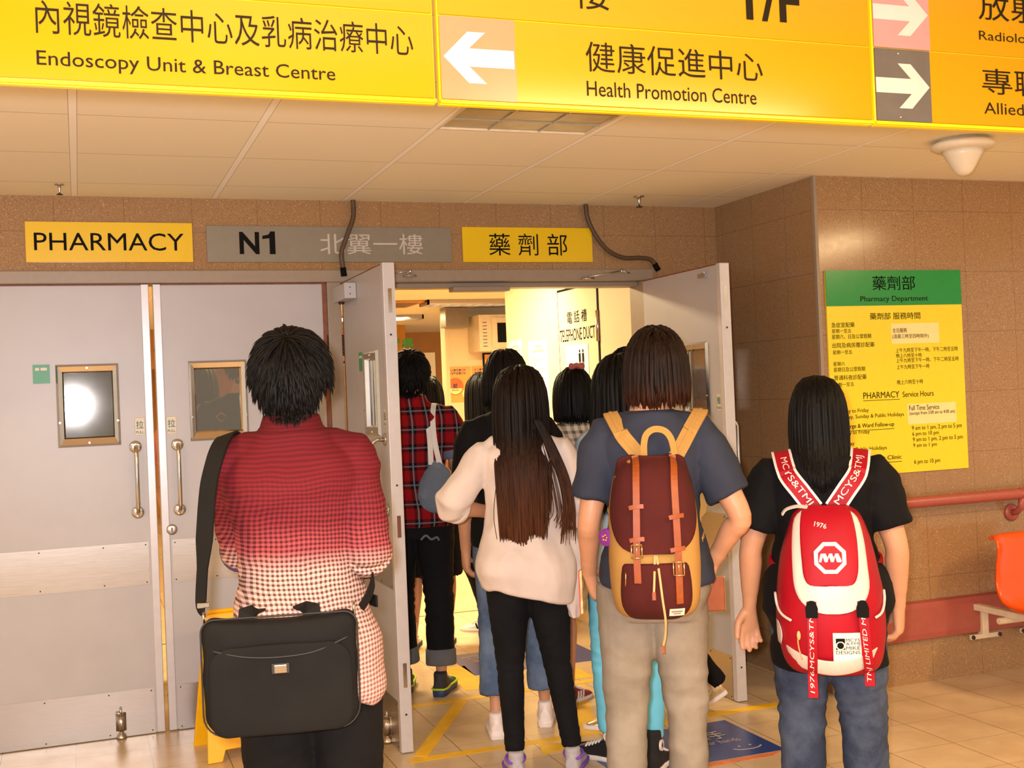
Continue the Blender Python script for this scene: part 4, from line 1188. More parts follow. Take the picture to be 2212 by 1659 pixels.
        b0 = w_ + d * L * .12 + side * .13 * L; td = (d * .62 + side * .66 + nrm * .42 * (0.5 + curl)).normalized()
        b1 = b0 + td * .24 * L; td2 = (d * .86 + side * .30 + nrm * .42).normalized(); b2 = b1 + td2 * .18 * L; b3 = b2 + (td2 + nrm * .25).normalized() * .13 * L
        mb.tube([b0 - td * .05 * L, b0, b1, b2, b3], [.10 * L, .10 * L, .085 * L, .075 * L, .062 * L], 10, ref=tuple(nrm), round_ends=True)
    # ---------------------------------------------------------------- clothing
    def trousers(s, top, rad, voxel=.008, hem=None, off=.010, wr=.006, seed=0.0, smooth=3, wscale=(9, 9, 22), shift=None):
        """rad: loose leg radii at hip, mid thigh, knee, calf, hem (fractions of height); hem: height of the hems"""
        h = s.H; mb = MB()
        s.trunk(mb, .455 * h, top * h, off)
        for k in 'LR':
            kn, an, yaw, heel = s.leg[k]; hp = s.hip[k]
            end = an if hem is None else kn.lerp(an, (kn.z - hem * h) / max(kn.z - an.z, 1e-3))
            keys = [tuple(hp + Vector((0, -.002 * h, .015 * h))) + (rad[0],), tuple(hp.lerp(kn, .25)) + (rad[0] * .6 + rad[1] * .4,), tuple(hp.lerp(kn, .55)) + (rad[1],), tuple(kn) + (rad[2],), tuple(kn.lerp(end, .35) + Vector((0, -.004 * h, 0))) + (rad[3],), tuple(kn.lerp(end, .75)) + ((rad[3] + 2 * rad[4]) / 3,), tuple(end) + (rad[4],)]
            P = crom(keys, 5)
            mb.tube([p[:3] for p in P], [p[3] * h for p in P], 20, ref=(0, 1, 0))
        me = remesh(mb, voxel, smooth)
        if wr:
            kz = .275 * h
            def mask(co):
                z = co[:, 2]
                return .35 + 1.0 * np.exp(-((z - kz) / (.08 * h)) ** 2) + .8 * np.exp(-((z - .06 * h) / (.06 * h)) ** 2) + .6 * np.exp(-((z - .45 * h) / (.03 * h)) ** 2)
            wrinkle(me, wr, wscale, seed, mask)
        return me
    def top(s, hem, off, sleeves, voxel=.007, flare=None, offz=None, wr=.005, seed=0.0, neck=.842, wscale=(7, 7, 11), extra=None, smooth=4):
        """sleeves: {k: (t_end, r0, r1)}"""
        h = s.H; mb = MB()
        s.trunk(mb, hem * h, neck * h, off, flare=flare, offz=offz)
        for sg, k in ((-1, 'L'), (1, 'R')):
            a = s.sh[k]; cy = s.prof(.80 * h)[2]
            mb.tube([(sg * .030 * h, cy, .812 * h), ((sg * .030 * h + a.x) / 2, (cy + a.y) / 2, (.812 * h + a.z) / 2 + .004 * h), (a.x, a.y, a.z)], [.022 * h + off, .025 * h + off, .029 * h + off * .6], 16, ref=(0, 1, 0), round_ends=True)
        ends = {}
        for k, (t, r0, r1) in sleeves.items(): ends[k] = s.sleeve(mb, k, t, r0, r1)
        if extra: extra(mb)
        me = remesh(mb, voxel, smooth)
        if wr: wrinkle(me, wr, wscale, seed)
        return me, ends
    def shoe(s, root, k, mats, style='trainer', size=1.0):
        """upper, sole and laces of one shoe, built round the ankle"""
        h = s.H; kn, an, yaw, heel = s.leg[k]
        fd = Vector((math.sin(yaw), math.cos(yaw), 0)); up = Vector((0, 0, 1)); L = .155 * h * size
        c = Vector((an.x, an.y, 0))
        Rm = Matrix(((fd.y, fd.x, 0), (-fd.x, fd.y, 0), (0, 0, 1)))
        pitch = Matrix.Rotation(-heel, 3, 'X')
        ball = .62 * L
        zlift = an.z - .045 * h
        def X(u, v, w):          # u across, v along (0 heel .. 1 toe), w up
            p = Vector((u, v * L - .26 * L, w))
            if heel:
                q = pitch @ Vector((u, p.y - (ball - .26 * L), w)); p = Vector((q.x, q.y + (ball - .26 * L), q.z)); p = p + Vector((0, 0, 0))
            return c + Rm @ p + up * (0 if heel else max(0, zlift))
        high = style == 'high'
        def outline(v): return np.interp(v, [0, .06, .2, .4, .62, .8, .92, 1.0], [.085, .118, .128, .122, .152, .148, .11, .04]) * L
        top_h = lambda v: np.interp(v, [0, .1, .26, .4, .55, .75, .92, 1.0], [.30, .33, .30, .30, .235, .165, .12, .05]) * L * (1.0)
        g = MB(); g.smooth = True; rs = []
        for v in np.linspace(0.0, 1.0, 18):
            r = outline(v); t_ = top_h(v); ring = []
            for j in range(16):
                a = 2 * math.pi * j / 16
                ca, sa = math.cos(a), math.sin(a)
                w = .025 * L + (t_ - .025 * L) * (.5 + .5 * math.copysign(abs(sa) ** .8, sa))
                ring.append(X(r * math.copysign(abs(ca) ** .7, ca) * (1 - .35 * max(0, sa)), v, w))
            rs.append(ring)
        g.rings(rs)
        collar = .62 if high else .40
        g.tube([X(0, .20, .16 * L), X(0, .185, .30 * L), X(0, .175, collar * L), X(0, .175, collar * L + .006)], [(.135 * L, .17 * L), (.125 * L, .165 * L), (.125 * L, .155 * L), (.10 * L, .12 * L)], 16, ref=tuple(Rm @ Vector((1, 0, 0))))
        u = put('shoe', remesh(g, .005, 3), mats[0], root, local=True)
        g = MB(); g.smooth = True; rs = []
        th = (.075 if style != 'chunky' else .12) * L
        for w, sc in ((.0, .96), (.004, 1.02), (th * .6, 1.05), (th, 1.03)):
            ring = []
            vs = [.0, .03, .1, .25, .45, .65, .8, .92, .985, 1.03]
            for v in vs: ring.append(X(outline(min(v, 1)) * sc * (1.08 if v < 1 else .7), v - .012, w))
            for v in reversed(vs): ring.append(X(-outline(min(v, 1)) * sc * (1.08 if v < 1 else .7), v - .012, w))
            rs.append(ring)
        g.rings(rs); put('sole', g, mats[1], u, local=True)
        if len(mats) > 3 and mats[3] is not None:
            g = MB(); g.smooth = True; ring = []
            for v in np.linspace(0, 1, 12): ring.append(X(outline(v) * 1.12, v - .012, th * 1.12))
            for v in np.linspace(1, 0, 12): ring.append(X(-outline(v) * 1.12, v - .012, th * 1.12))
            g.tube(ring, .0055, 8, closed=True); put('sole_stripe', g, mats[3], u, local=True)
        if len(mats) > 2 and mats[2] is not None:
            g = MB(); g.smooth = True
            for i in range(5):
                v = .40 + i * .065; w = top_h(v) + .002
                g.tube([X(-.085 * L, v, w - .02 * L), X(0, v + .012, w + .016 * L), X(.085 * L, v, w - .02 * L)], .0042, 6)
            put('laces', g, mats[2], u, local=True)
        return u, X, L
    def stripes(s, u, X, L, m, n=3, side=(-1, 1)):
        for sd in side:
            g = MB()
            for i in range(n):
                v = .36 + i * .075
                r = lambda v: np.interp(v, [0, .06, .2, .4, .62, .8, .92, 1.0], [.085, .118, .128, .122, .152, .148, .11, .04]) * L
                g.ribbon([X(sd * (r(v) * 1.03 + .001), v, .07 * L), X(sd * (r(v + .03) * .99 + .002), v + .03, .13 * L), X(sd * (r(v + .06) * .86 + .002), v + .06, .21 * L)], .010, .003, [X(sd, v, 0) - X(0, v, 0)] * 3)
            put('side_stripes', g, m, u, local=True)
    # ---------------------------------------------------------------- hair
    def hair(s, root, m, length, n=320, width=.010, seed=1, whorl=(0, -.35, .95), part=None, vol=.010, body_off=.02, gravity=.5, fringe=-.1, thick=.5, jitter=.25, taper=.7, low=-.55, stop=None, curl_in=0.0, front_limit=.25, conv=.006, nape=.22, ears=False):
        """cap and tapered locks combed away from the whorl, falling over head and back"""
        R, c = s.headframe(); hh = s.H * .132; rnd = random.Random(seed)
        E = Vector((.372, .452, .43)) * hh; off = Vector((0, -.03, .10)) * hh
        cen = c + R @ off; Ri = R.transposed()
        wl = Vector(whorl).normalized()
        g = MB(); g.smooth = True
        # cap
        rs = []
        for i in range(13):
            ph = math.pi / 2 - i / 12 * (math.pi / 2 + .62)
            ring = []
            for j in range(28):
                a = 2 * math.pi * j / 28
                d = Vector((math.cos(ph) * math.cos(a), math.cos(ph) * math.sin(a), math.sin(ph)))
                fr = max(0, d.y)
                k = 1.0
                if d.z < front_limit + .05 and d.y > .1: k = 1 - .30 * min(1, (d.y - .1) * 2) * min(1, (front_limit + .05 - d.z) * 4)
                ring.append(cen + R @ Vector((d.x * E.x * 1.01 * k, d.y * E.y * 1.01 * k, d.z * E.z * 1.01)))
            rs.append(ring)
        g.rings(rs)
        def push(p, vo):
            q = Ri @ (p - cen); e = E + Vector((vo, vo, vo))
            l = math.sqrt((q.x / e.x) ** 2 + (q.y / e.y) ** 2 + (q.z / e.z) ** 2)
            if l < 1 and q.z > -E.z * 1.2:
                q = q / max(l, 1e-4); p = cen + R @ q
            if p.z < .875 * s.H:
                rx, ry, cy = s.prof(max(p.z, .46 * s.H)); o_ = body_off + vo * .6; rx += o_; ry += o_
                if p.z > .78 * s.H:
                    t = min(1, (p.z - .78 * s.H) / (.095 * s.H)); 
                x, y = p.x, p.y - cy; l = math.sqrt((x / rx) ** 2 + (y / ry) ** 2)
                if p.y < cy + .03: p.x *= 1 - conv
                if l < 1:
                    ty = (-1 if y < 0.03 else 1) * ry * math.sqrt(max(0, 1 - (x / rx) ** 2)); p = Vector((p.x, cy + y + (ty - y) * .42, p.z))
            return p
        for i in range(n):
            while True:
                d = Vector((rnd.gauss(0, 1), rnd.gauss(0, 1), rnd.gauss(0, 1))).normalized()
                if d.z < low - (nape if d.y < -.35 else 0): continue
                if d.y > .35 and d.z < front_limit: continue
                if d.y > .0 and d.z < front_limit - .45: continue
                if ears and abs(d.x) > .70 and d.z < .0 and d.y > -.45: continue
                break
            vo = rnd.uniform(0, vol); p = cen + R @ Vector((d.x * (E.x + vo * .6), d.y * (E.y + vo * .6), d.z * (E.z + vo * .6)))
            if part is not None and d.z > .1:
                t = Vector((1 if d.x > part else -1, -.25, -.1))
            else: t = d - wl * d.dot(wl) * .0 - wl
            t = t - d * t.dot(d); t = t.normalized() if t.length > 1e-3 else Vector((0, -1, 0))
            t = t + Vector((rnd.uniform(-1, 1), rnd.uniform(-1, 1), rnd.uniform(-1, 1))) * jitter; t = (R @ t).normalized()
            Ln = length(d, rnd) if callable(length) else length * rnd.uniform(.85, 1.1)
            ns = max(5, min(20, int(Ln / .028))); ds = Ln / ns
            pts = [p - (R @ d) * .006, p]; dirn = t
            for k_ in range(ns):
                dirn = (dirn + Vector((0, 0, -1)) * gravity * ds * 28 * .5).normalized()
                if curl_in:
                    f = max(0, (k_ / ns - .6)); dirn = (dirn + Vector((-p.x, (c.y - p.y) * .6, 0)) * curl_in * f).normalized()
                np_ = push(p + dirn * ds, vo)
                if stop is not None and np_.z < stop(np_, rnd): break
                if (np_ - p).length < 1e-4: break
                dirn = (np_ - p).normalized(); p = np_; pts.append(p)
            if len(pts) < 4: continue
            m_ = len(pts); rad = []
            for k_ in range(m_):
                t_ = k_ / (m_ - 1); wv = width * (.55 + .45 * min(1, t_ * 5)) * (1 - max(0, (t_ - taper) / (1 - taper)) ** 1.6 * .93)
                rad.append((wv, wv * thick))
            nd = (pts[1] - cen); tang = (pts[2] - pts[1]); rf = nd.cross(tang)
            if rf.length < 1e-5: rf = Vector((1, 0, .01))
            g.tube(pts, rad, 6, ref=tuple(rf))
        return put('hair', g, m, root, local=True)

def person(label, loc, rotz, fig, voxel=.0065):
    root = thing('person', label, 'person', loc, rotz)
    me = fig.body(voxel)
    put('body', me, [fig.skin, M_eyew, M_iris, M_lips, M_black], root, local=True)
    return root
def drape(me, yf):
    """lays a flat mesh given in (x, height, lift) onto a front surface y = yf(x, z)"""
    co = coords(me); out = np.empty_like(co)
    for i, (x, z, l) in enumerate(co): out[i] = (x, yf(x, z) - l, z)
    set_coords(me, out); return me
# ------------------------------------------------------------------ cloth materials
def gingham(t, b):
    vec, x, y, z = t.coord()
    wob = t.math('MULTIPLY', t.math('SUBTRACT', t.noise(vec, 5, 2), .5), .035)
    zz = t.math('ADD', z, wob); xx = t.math('ADD', t.math('ADD', x, t.math('MULTIPLY', y, .35)), t.math('MULTIPLY', wob, .6))
    P = .0112
    hs = t.math('GREATER_THAN', t.math('FRACT', t.math('DIVIDE', zz, P)), .52)
    vs = t.math('GREATER_THAN', t.math('FRACT', t.math('DIVIDE', xx, P)), .52)
    vw = t.math('MULTIPLY', vs, t.ramp(z, 1.30, 1.18))
    rampn = t.node('ShaderNodeValToRGB'); t.l.new(t.ramp(z, .72, 1.42), rampn.inputs[0])
    cr = rampn.color_ramp; cr.elements[0].position = 0; cr.elements[0].color = lin((204, 176, 162)) + (1,)
    cr.elements[1].position = 1; cr.elements[1].color = lin((86, 14, 20)) + (1,)
    for p, c in ((.47, (202, 166, 152)), (.545, (164, 76, 78)), (.64, (126, 40, 47)), (.80, (104, 22, 30))):
        e = cr.elements.new(p); e.color = lin(c) + (1,)
    dark = t.mix(t.ramp(z, .78, 1.0), lin((124, 66, 78)), lin((60, 10, 18)))
    f = t.math('ADD', t.math('MULTIPLY', hs, .5), t.math('MULTIPLY', vw, .42))
    t.l.new(t.mix(f, rampn.outputs[0], dark), b.inputs['Base Color'])
    t.l.new(t.bump(t.noise(vec, 700, 2), .15, .001), b.inputs['Normal'])
M_gingham = custom('red_ombre_gingham_cotton', gingham, rough=.85, spec=.2)
def plaid(t, b):
    vec, x, y, z = t.coord()
    def band(u, p, lo, hi, o=0.0):
        f = t.math('FRACT', t.math('DIVIDE', t.math('ADD', u, o), p))
        return t.math('MULTIPLY', t.math('GREATER_THAN', f, lo), t.math('LESS_THAN', f, hi))
    u = t.math('ADD', x, t.math('MULTIPLY', y, .4)); P = .078
    k = t.math('ADD', t.math('MULTIPLY', band(u, P, .30, .78), .6), t.math('MULTIPLY', band(z, P * 1.15, .30, .72), .6))
    col = t.mix(t.math('MINIMUM', k, 1.0), lin((138, 14, 20)), lin((18, 13, 19)))
    w = t.math('MAXIMUM', band(u, P, .50, .60), t.math('MULTIPLY', band(z, P * 1.15, .47, .55), .8))
    col = t.mix(t.math('MULTIPLY', w, .40), col, lin((150, 156, 160)))
    t.l.new(col, b.inputs['Base Color']); t.l.new(t.bump(t.noise(vec, 700, 2), .15, .001), b.inputs['Normal'])
M_plaid = custom('red_black_plaid_cotton', plaid, rough=.9, spec=.15)
def smallcheck(t, b):
    vec, x, y, z = t.coord()
    u = t.math('ADD', x, t.math('MULTIPLY', y, .6))
    fu = t.math('FRACT', t.math('DIVIDE', u, .035)); fz = t.math('FRACT', t.math('DIVIDE', z, .035))
    k = t.math('ADD', t.math('MULTIPLY', t.math('LESS_THAN', fu, .4), .5), t.math('MULTIPLY', t.math('LESS_THAN', fz, .4), .45))
    col = t.mix(k, lin((206, 188, 158)), lin((74, 78, 84)))
    t.l.new(t.mix(t.math('MULTIPLY', t.math('GREATER_THAN', fu, .9), .7), col, lin((150, 90, 60))), b.inputs['Base Color'])
M_check = custom('beige_grey_check_cotton', smallcheck, rough=.9, spec=.15)
M_navycheck = cloth('navy_check_lining', (72, 56, 84))
M_blackcloth = cloth('black_cotton', (12, 11, 12), noise_amt=.2)
M_blackjean = denim('black_denim', (11, 11, 14), (20, 20, 24))
M_bluejean = denim('washed_blue_denim', (74, 92, 122), (116, 134, 158))
M_darkjean = denim('dark_blue_denim', (44, 52, 72), (84, 94, 114))
M_greyjean = denim('grey_beige_denim', (132, 121, 106), (154, 143, 128))
M_navytee = cloth('navy_jersey', (50, 54, 68))
M_blouse = cloth('white_chiffon', (212, 196, 186), bump=.08, rough=.75)
M_aqua = cloth('aqua_stretch_cotton', (112, 196, 224))
M_greyblue = cloth('grey_blue_cotton', (150, 164, 176))
M_pinkcloth = cloth('pink_cotton', (232, 150, 132))
M_whitecloth = cloth('white_cotton', (228, 220, 210))
M_greycuff = cloth('grey_denim_inside', (104, 104, 106))
M_hairblack = hairmat('black_hair', (8, 7, 6), (20, 17, 15))
M_hairblack2 = hairmat('soft_black_hair', (10, 8, 7), (27, 21, 17))
M_hairbob = hairmat('dark_brown_bob_hair', (18, 12, 9), (42, 26, 16), (54, 26, 12), 1.36, 1.48)
M_hairlong = hairmat('long_brown_hair', (13, 9, 7), (32, 20, 13), (72, 40, 20), .84, 1.30)
M_rubber = mat('white_rubber_sole', (226, 218, 208), .5, noise_amt=.06)
M_whiteleather = mat('white_shoe_leather', (236, 222, 216), .45, noise_amt=.04)
M_darkshoe = mat('charcoal_shoe_mesh', (46, 44, 46), .7, noise_amt=.15, bump=.2, bump_scale=500)
M_bluesole = mat('blue_rubber_sole', (44, 58, 96), .55)
M_lime = mat('lime_green_trim', (188, 214, 40), .5)
M_canvas = mat('black_shoe_canvas', (20, 19, 20), .85, bump=.2, bump_scale=800)
M_goldshoe = mat('champagne_gold_shoe', (206, 178, 132), .28, .55, noise_amt=.06)
M_maroonshoe = mat('maroon_suede', (136, 46, 48), .85)
M_purple = mat('violet_shoe_lining', (124, 74, 190), .7)
M_greyshoe = mat('pale_grey_shoe_mesh', (170, 164, 170), .7)

def collar(root, fig, m, z0, z1, off, name='collar', tilt=0.0):
    g = MB(); g.smooth = True; rs = []
    for z, e in ((z0, off + .012), (z0 + (z1 - z0) * .6, off + .005), (z1, off + .003), (z1 + .002, off - .001), (z0 + (z1 - z0) * .5, off - .003), (z0, off)):
        rx, ry, cy = fig.prof(z); rs.append([((rx + e) * math.cos(a), cy + (ry + e) * math.sin(a), z - tilt * math.sin(a)) for a in [2 * math.pi * j / 32 for j in range(32)]])
    g.rings(rs, cap=False, closed=True)
    return put(name, g, m, root, local=True)
def cuff(root, end, m, w, name='sleeve_cuff', extra=.006):
    p, d, r = end
    g = MB(); g.smooth = True
    prof = [(r + extra * .3, -w), (r + extra, -w + .004), (r + extra * 1.2, -.004), (r + extra * .6, .003), (r - .006, .001)]
    g.lathe(prof, p, tuple(d), n=24)
    return put(name, g, m, root, local=True)
def wearer_point(root, x, y, z):
    return MW[root.name] @ Vector((x, y, z))

# ================================================================== 1: the man in the red gingham shirt
H1 = 1.648
F1 = Fig(H1, .90, .98, arms={'L': ((-.088, .120, .650), (-.04, .22, .665)), 'R': ((.106, -.028, .650), (.075, .125, .662), {'palm': (-1, 0, 0)})}, head=(math.radians(10), math.radians(-2), 0), neckdrop=.012, shz=.80, sway=.022)
P1 = person('man in red to white gingham shirt wearing a black shoulder bag', (.497, 2.962, 0), math.radians(-11), F1)
me = F1.trousers(.60, (.062, .056, .047, .044, .042), hem=.045, seed=1.3, off=.012); put('trousers', me, M_blackcloth, P1, local=True)
fl = lambda z: .010 + .022 * max(0, min(1, (.66 * H1 - z) / (.2 * H1))) + .010 * max(0, 1 - abs(z - .76 * H1) / .06)
me, ends = F1.top(.472, .012, {'L': (1.12, .012, .016), 'R': (1.10, .012, .018)}, flare=fl, wr=.010, seed=3.1, wscale=(5.5, 5.5, 10))
co = coords(me)      # shirt tail curves: longer at the sides and front
low = np.clip((.60 * H1 - co[:, 2]) / (.13 * H1), 0, 1); co[:, 2] -= low * (.045 * np.clip(np.abs(co[:, 0]) / .17, 0, 1) ** 2 + .02); set_coords(me, co)
put('shirt', me, M_gingham, P1, local=True)
collar(P1, F1, M_gingham, .826 * H1, .866 * H1, .012)
for k in 'LR': cuff(P1, ends[k], M_navycheck if k == 'L' else M_gingham, .045)
F1.hair(P1, M_hairblack, lambda d, r: r.uniform(.055, .08) if d.z > -.1 else r.uniform(.06, .085), n=3000, width=.0048, seed=11, whorl=(.05, -.62, .78), vol=.013, gravity=1.2, jitter=.16, low=-.62, front_limit=.30, taper=.45, nape=.30, ears=True)
for k in 'LR': F1.shoe(P1, k, [M_blackcloth, M_darkshoe, M_black])

# black shoulder bag hanging behind him
bag_at = wearer_point(P1, -.040, -.150, .700)
BG = thing('shoulder_bag', 'black fabric messenger bag hanging behind the man in gingham shirt', 'bag', tuple(bag_at), math.radians(-11))
M_bag = cloth('black_nylon', (19, 17, 15), scale=1200, bump=.3, rough=.8, noise_amt=.22, noise_scale=7)
M_bagtrim = mat('black_bag_piping', (26, 24, 22), .6, noise_amt=.1)
def bag_shape(g, w, h, d, y0, rb=.05, rt=.03, sag=.012, n=14):
    """soft flat case: rounded outline swept through its depth"""
    def outline(sc):
        pts = []
        hw, hh = w / 2, h
        for cx, cz, r, a0 in ((hw - rb, rb, rb, -90), (hw - rt, hh - rt, rt, 0), (-hw + rt, hh - rt, rt, 90), (-hw + rb, rb, rb, 180)):
            for i in range(9):
                a = math.radians(a0 + 90 * i / 8); pts.append((cx + r * math.cos(a), cz + r * math.sin(a)))
        out = []
        for (x, z), (x2, z2) in zip(pts, pts[1:] + pts[:1]):
            m = max(1, int(math.hypot(x2 - x, z2 - z) / .02))
            for i in range(m): out.append((x + (x2 - x) * i / m, z + (z2 - z) * i / m))
        return [(x * sc, hh / 2 + (z - hh / 2) * sc - (sag * math.cos(x / w * math.pi) if z > hh * .6 else 0)) for x, z in out]
    rs = []
    for t, sc in ((0, .0), (0, .5), (0, .9), (.06, .975), (.25, 1.0), (.75, 1.0), (.92, .975), (1.0, .93), (1.04, .6), (1.06, .3), (1.065, .0)):
        rs.append([(x, y0 - d * t, z) for x, z in outline(max(sc, .002))])
    return g.rings(rs)
g = MB(); g.smooth = True; bag_shape(g, .352, .268, .075, 0)
me = g.mesh('bag'); bb = put('bag_body', wrinkle(me, .004, (9, 9, 12), 2.2, sharp=False), M_bag, BG, local=True)
g = MB(); g.smooth = True; bag_shape(g, .325, .205, .016, -.074, rb=.045, rt=.05, sag=.0)
me = g.mesh('pocket'); put('front_pocket', wrinkle(me, .003, (8, 8, 12), 5.2, sharp=False), M_bag, BG, local=True)
g = MB(); g.smooth = True
def rim(w, h, y, r=.05, rt=.03):
    out = []
    for cx, cz, rr, a0 in ((w / 2 - r, r, r, -90), (w / 2 - rt, h - rt, rt, 0), (-w / 2 + rt, h - rt, rt, 90), (-w / 2 + r, r, r, 180)):
        out += [(cx + rr * math.cos(math.radians(a0 + 15 * i)), y, cz + rr * math.sin(math.radians(a0 + 15 * i)) - (.012 * math.cos(cx / w * math.pi) if cz > h * .6 else 0)) for i in range(7)]
    return out
g.tube(rim(.355, .271, -.066), .0022, 8, ref=(0, 1, 0), closed=True)
put('bag_piping', g, M_bagtrim, BG, local=True)
g = MB(); g.smooth = True
g.tube(crom([(-.15, -.084, .20), (-.08, -.090, .183), (0, -.092, .178), (.08, -.090, .185), (.155, -.084, .212)], 6), .0022, 6)
put('pocket_seam', g, M_bagtrim, BG, local=True)
g = MB(); g.smooth = True; g.tube(crom([(-.155, -.052, .238), (-.07, -.06, .228), (.03, -.06, .226), (.155, -.052, .243)], 6), .003, 6); put('zip', g, M_bagtrim, BG, local=True)
g = MB(); g.box(-.0205, .0205, -.0955, -.091, .140, .164); put('clasp_mount', g, M_bagtrim, BG, local=True, bevel=.002)
g = MB(); g.box(-.0145, .0145, -.099, -.095, .1425, .1615); put('clasp', g, M_chrome, BG, local=True, bevel=.002)
for sx_ in (-1, 1):
    g = MB(); g.ribbon([(sx_ * .075, -.035, .25), (sx_ * .075, -.03, .272), (sx_ * .055, -.026, .280), (sx_ * .045, -.018, .276)], .042, .006, [(0, -1, 0), (0, -1, .3), (0, -.3, 1), (0, .2, 1)])
    put('carry_handle', g, M_bag, BG, local=True)
for sx_ in (-1, 1):
    g = MB(); g.smooth = True
    g.tube([Vector((sx_ * .172, -.03 + .016 * math.cos(a), .268 + .014 * math.sin(a))) for a in [2 * math.pi * i / 14 for i in range(14)]], .0028, 6, closed=True)
    put('strap_ring', g, M_chrome, BG, local=True)
# strap from ring, over his left shoulder, across the chest and back to the other ring
Mb = MW[BG.name].inverted() @ MW[P1.name]
pth = [Mb.inverted() @ Vector((-.172, -.03, .285))]
ws_ = [tuple(pth[0]), (-.222, -.135, 1.00), (-.212, -.125, 1.12), (-.198, -.112, 1.26), (-.180, -.092, 1.335), (-.164, -.048, 1.376), (-.152, .005, 1.384), (-.138, .06, 1.350), (-.115, .115, 1.22), (-.05, .135, 1.10), (.06, .145, 1.00), (.150, .10, .955), (.195, .02, .945)]
C_ = crom(ws_, 6)
nrm = []
for p in C_:
    x, y, z = p
    v = Vector((x * .9, y - .0, 0)); 
    if z > 1.28: v = Vector((-.35, y * 6, 1.1))
    elif x < -.1 and y < 0: v = Vector((-.55, -.85, .05))
    else: v = Vector((x * 4, 1.0 if y > .02 else 0, 0))
    nrm.append(Mb.to_3x3() @ v)
M_strap = cloth('black_webbing', (16, 15, 14), scale=1500, bump=.4, rough=.7)
g = MB(); wid = [.030 if p[2] < 1.08 else .030 + .018 * min(1, (p[2] - 1.08) / .06) for p in C_]
g.ribbon([Mb @ Vector(p) for p in C_], wid, .006, nrm); put('shoulder_strap', g, M_strap, BG, local=True, smooth=False)
C2 = crom([(.150, -.170, .965), (.172, -.150, .995), (.184, -.09, 1.02), (.178, .0, 1.02), (.13, .095, 1.0)], 6)
g = MB(); g.ribbon([Mb @ Vector(p) for p in C2], .026, .005, [Mb.to_3x3() @ Vector((.8, -.5, 0))] * len(C2)); put('strap_end', g, M_strap, BG, local=True)
g = MB(); g.box(-.186, -.158, -.038, -.028, .292, .304); put('strap_buckle', g, M_chrome, BG, local=True, bevel=.002)

# ================================================================== 2: the woman with very long hair
H2 = 1.552
F2 = Fig(H2, .93, .95, arms={'L': ((-.186, -.012, .668), (-.078, .115, .635), {'curl': .7, 'palm': (1, 0, -.2)}), 'R': ((.150, -.035, .640), (.060, .12, .655), {'curl': .6})},
         legs={'L': ((-.050, .004, .275), (-.046, -.02, .042), -.12), 'R': ((.066, .012, .275), (.098, .0, .042), .22)}, head=(math.radians(34), math.radians(4), 0))
P2 = person('woman with very long brown hair, white chiffon blouse and black jeans', (1.592, 4.258, 0), math.radians(-20), F2, .005)
me = F2.trousers(.60, (.058, .047, .034, .031, .0235), hem=.062, seed=2.2, off=.008, wr=.004, wscale=(11, 11, 30)); put('trousers', me, M_blackjean, P2, local=True)
fl = lambda z: .008 + .040 * max(0, min(1, (.70 * H2 - z) / (.26 * H2)))
me, ends = F2.top(.452, .012, {'L': (1.22, .018, .026), 'R': (1.22, .020, .026)}, flare=fl, wr=.010, seed=8.1, wscale=(10, 10, 5))
co = coords(me)
low = np.clip((.56 * H2 - co[:, 2]) / (.10 * H2), 0, 1); co[:, 2] -= low * .035 * np.clip((co[:, 0] + .02) / .14, -.6, 1.2); set_coords(me, co)
put('blouse', me, M_blouse, P2, local=True)
g = MB(); g.smooth = True; rs = []
for i in range(10):       # loose hanging corner of the blouse at her right
    t_ = i / 9; z = .60 * H2 - t_ * .34; wv = .045 + .030 * math.sin(t_ * 2.6)
    cx_ = .150 + .028 * t_; cy_ = -.045 + .02 * t_
    ring = [(cx_ + wv * math.cos(a) * (1 - .75 * max(0, t_ - .7) / .3) + .006 * math.sin(7 * a), cy_ + .020 * math.sin(a) + .008 * math.sin(3 * a + 4 * t_), z) for a in [2 * math.pi * j / 20 for j in range(20)]]
    rs.append(ring)
g.rings(rs); put('blouse_drape', remesh(g, .005, 3), M_blouse, P2, local=True)
for k in 'LR': cuff(P2, ends[k], M_blouse, .02, extra=.003)
def L2(d, r): return r.uniform(.80, .92)
F2.hair(P2, M_hairlong, L2, n=1100, width=.0072, seed=5, whorl=(0, .15, 1), part=None, vol=.016, body_off=.036, gravity=2.4, jitter=.08, low=-.45, front_limit=.2, taper=.62,
        stop=lambda p, r: .86 + .55 * min(1, max(0, abs(p.x + .03) - .09) / .10) * (1 if p.x < 0 else .55) + .03 * math.sin(p.x * 60) + r.uniform(-.03, .06))
g = MB(); g.smooth = True; rnd = random.Random(8)      # the separate lock over her right shoulder
for i in range(46):
    u = rnd.uniform(-1, 1); v = rnd.uniform(-1, 1)
    K = [(.06 + .012 * u, -.11 + .01 * v, 1.36), (.105 + .016 * u, -.115 + .008 * v, 1.26), (.150 + .018 * u, -.118 + .01 * v, 1.14), (.168 + .020 * u, -.128 + .01 * v, 1.03), (.158 + .030 * u, -.135 + .012 * v, .90 + rnd.uniform(-.02, .08))]
    C_ = crom(K, 5); m_ = len(C_)
    g.tube(C_, [(.0055 * (1 - (k / (m_ - 1)) ** 3 * .9), .003 * (1 - (k / (m_ - 1)) ** 3 * .9)) for k in range(m_)], 6, ref=(1, 0, 0))
for i in range(14):
    u = rnd.uniform(-1, 1); sgn = rnd.choice((-1, 1, 1)); x0 = rnd.uniform(.02, .10) * sgn
    K = [(x0, -.10, 1.32), (x0 + .03 * sgn + .02 * u, -.13, 1.18), (x0 + .05 * sgn + .03 * u, -.14, 1.02), (x0 + .03 * sgn + .05 * u, -.15, .88 + rnd.uniform(0, .1))]
    g.tube(crom(K, 6), .0014, 5)
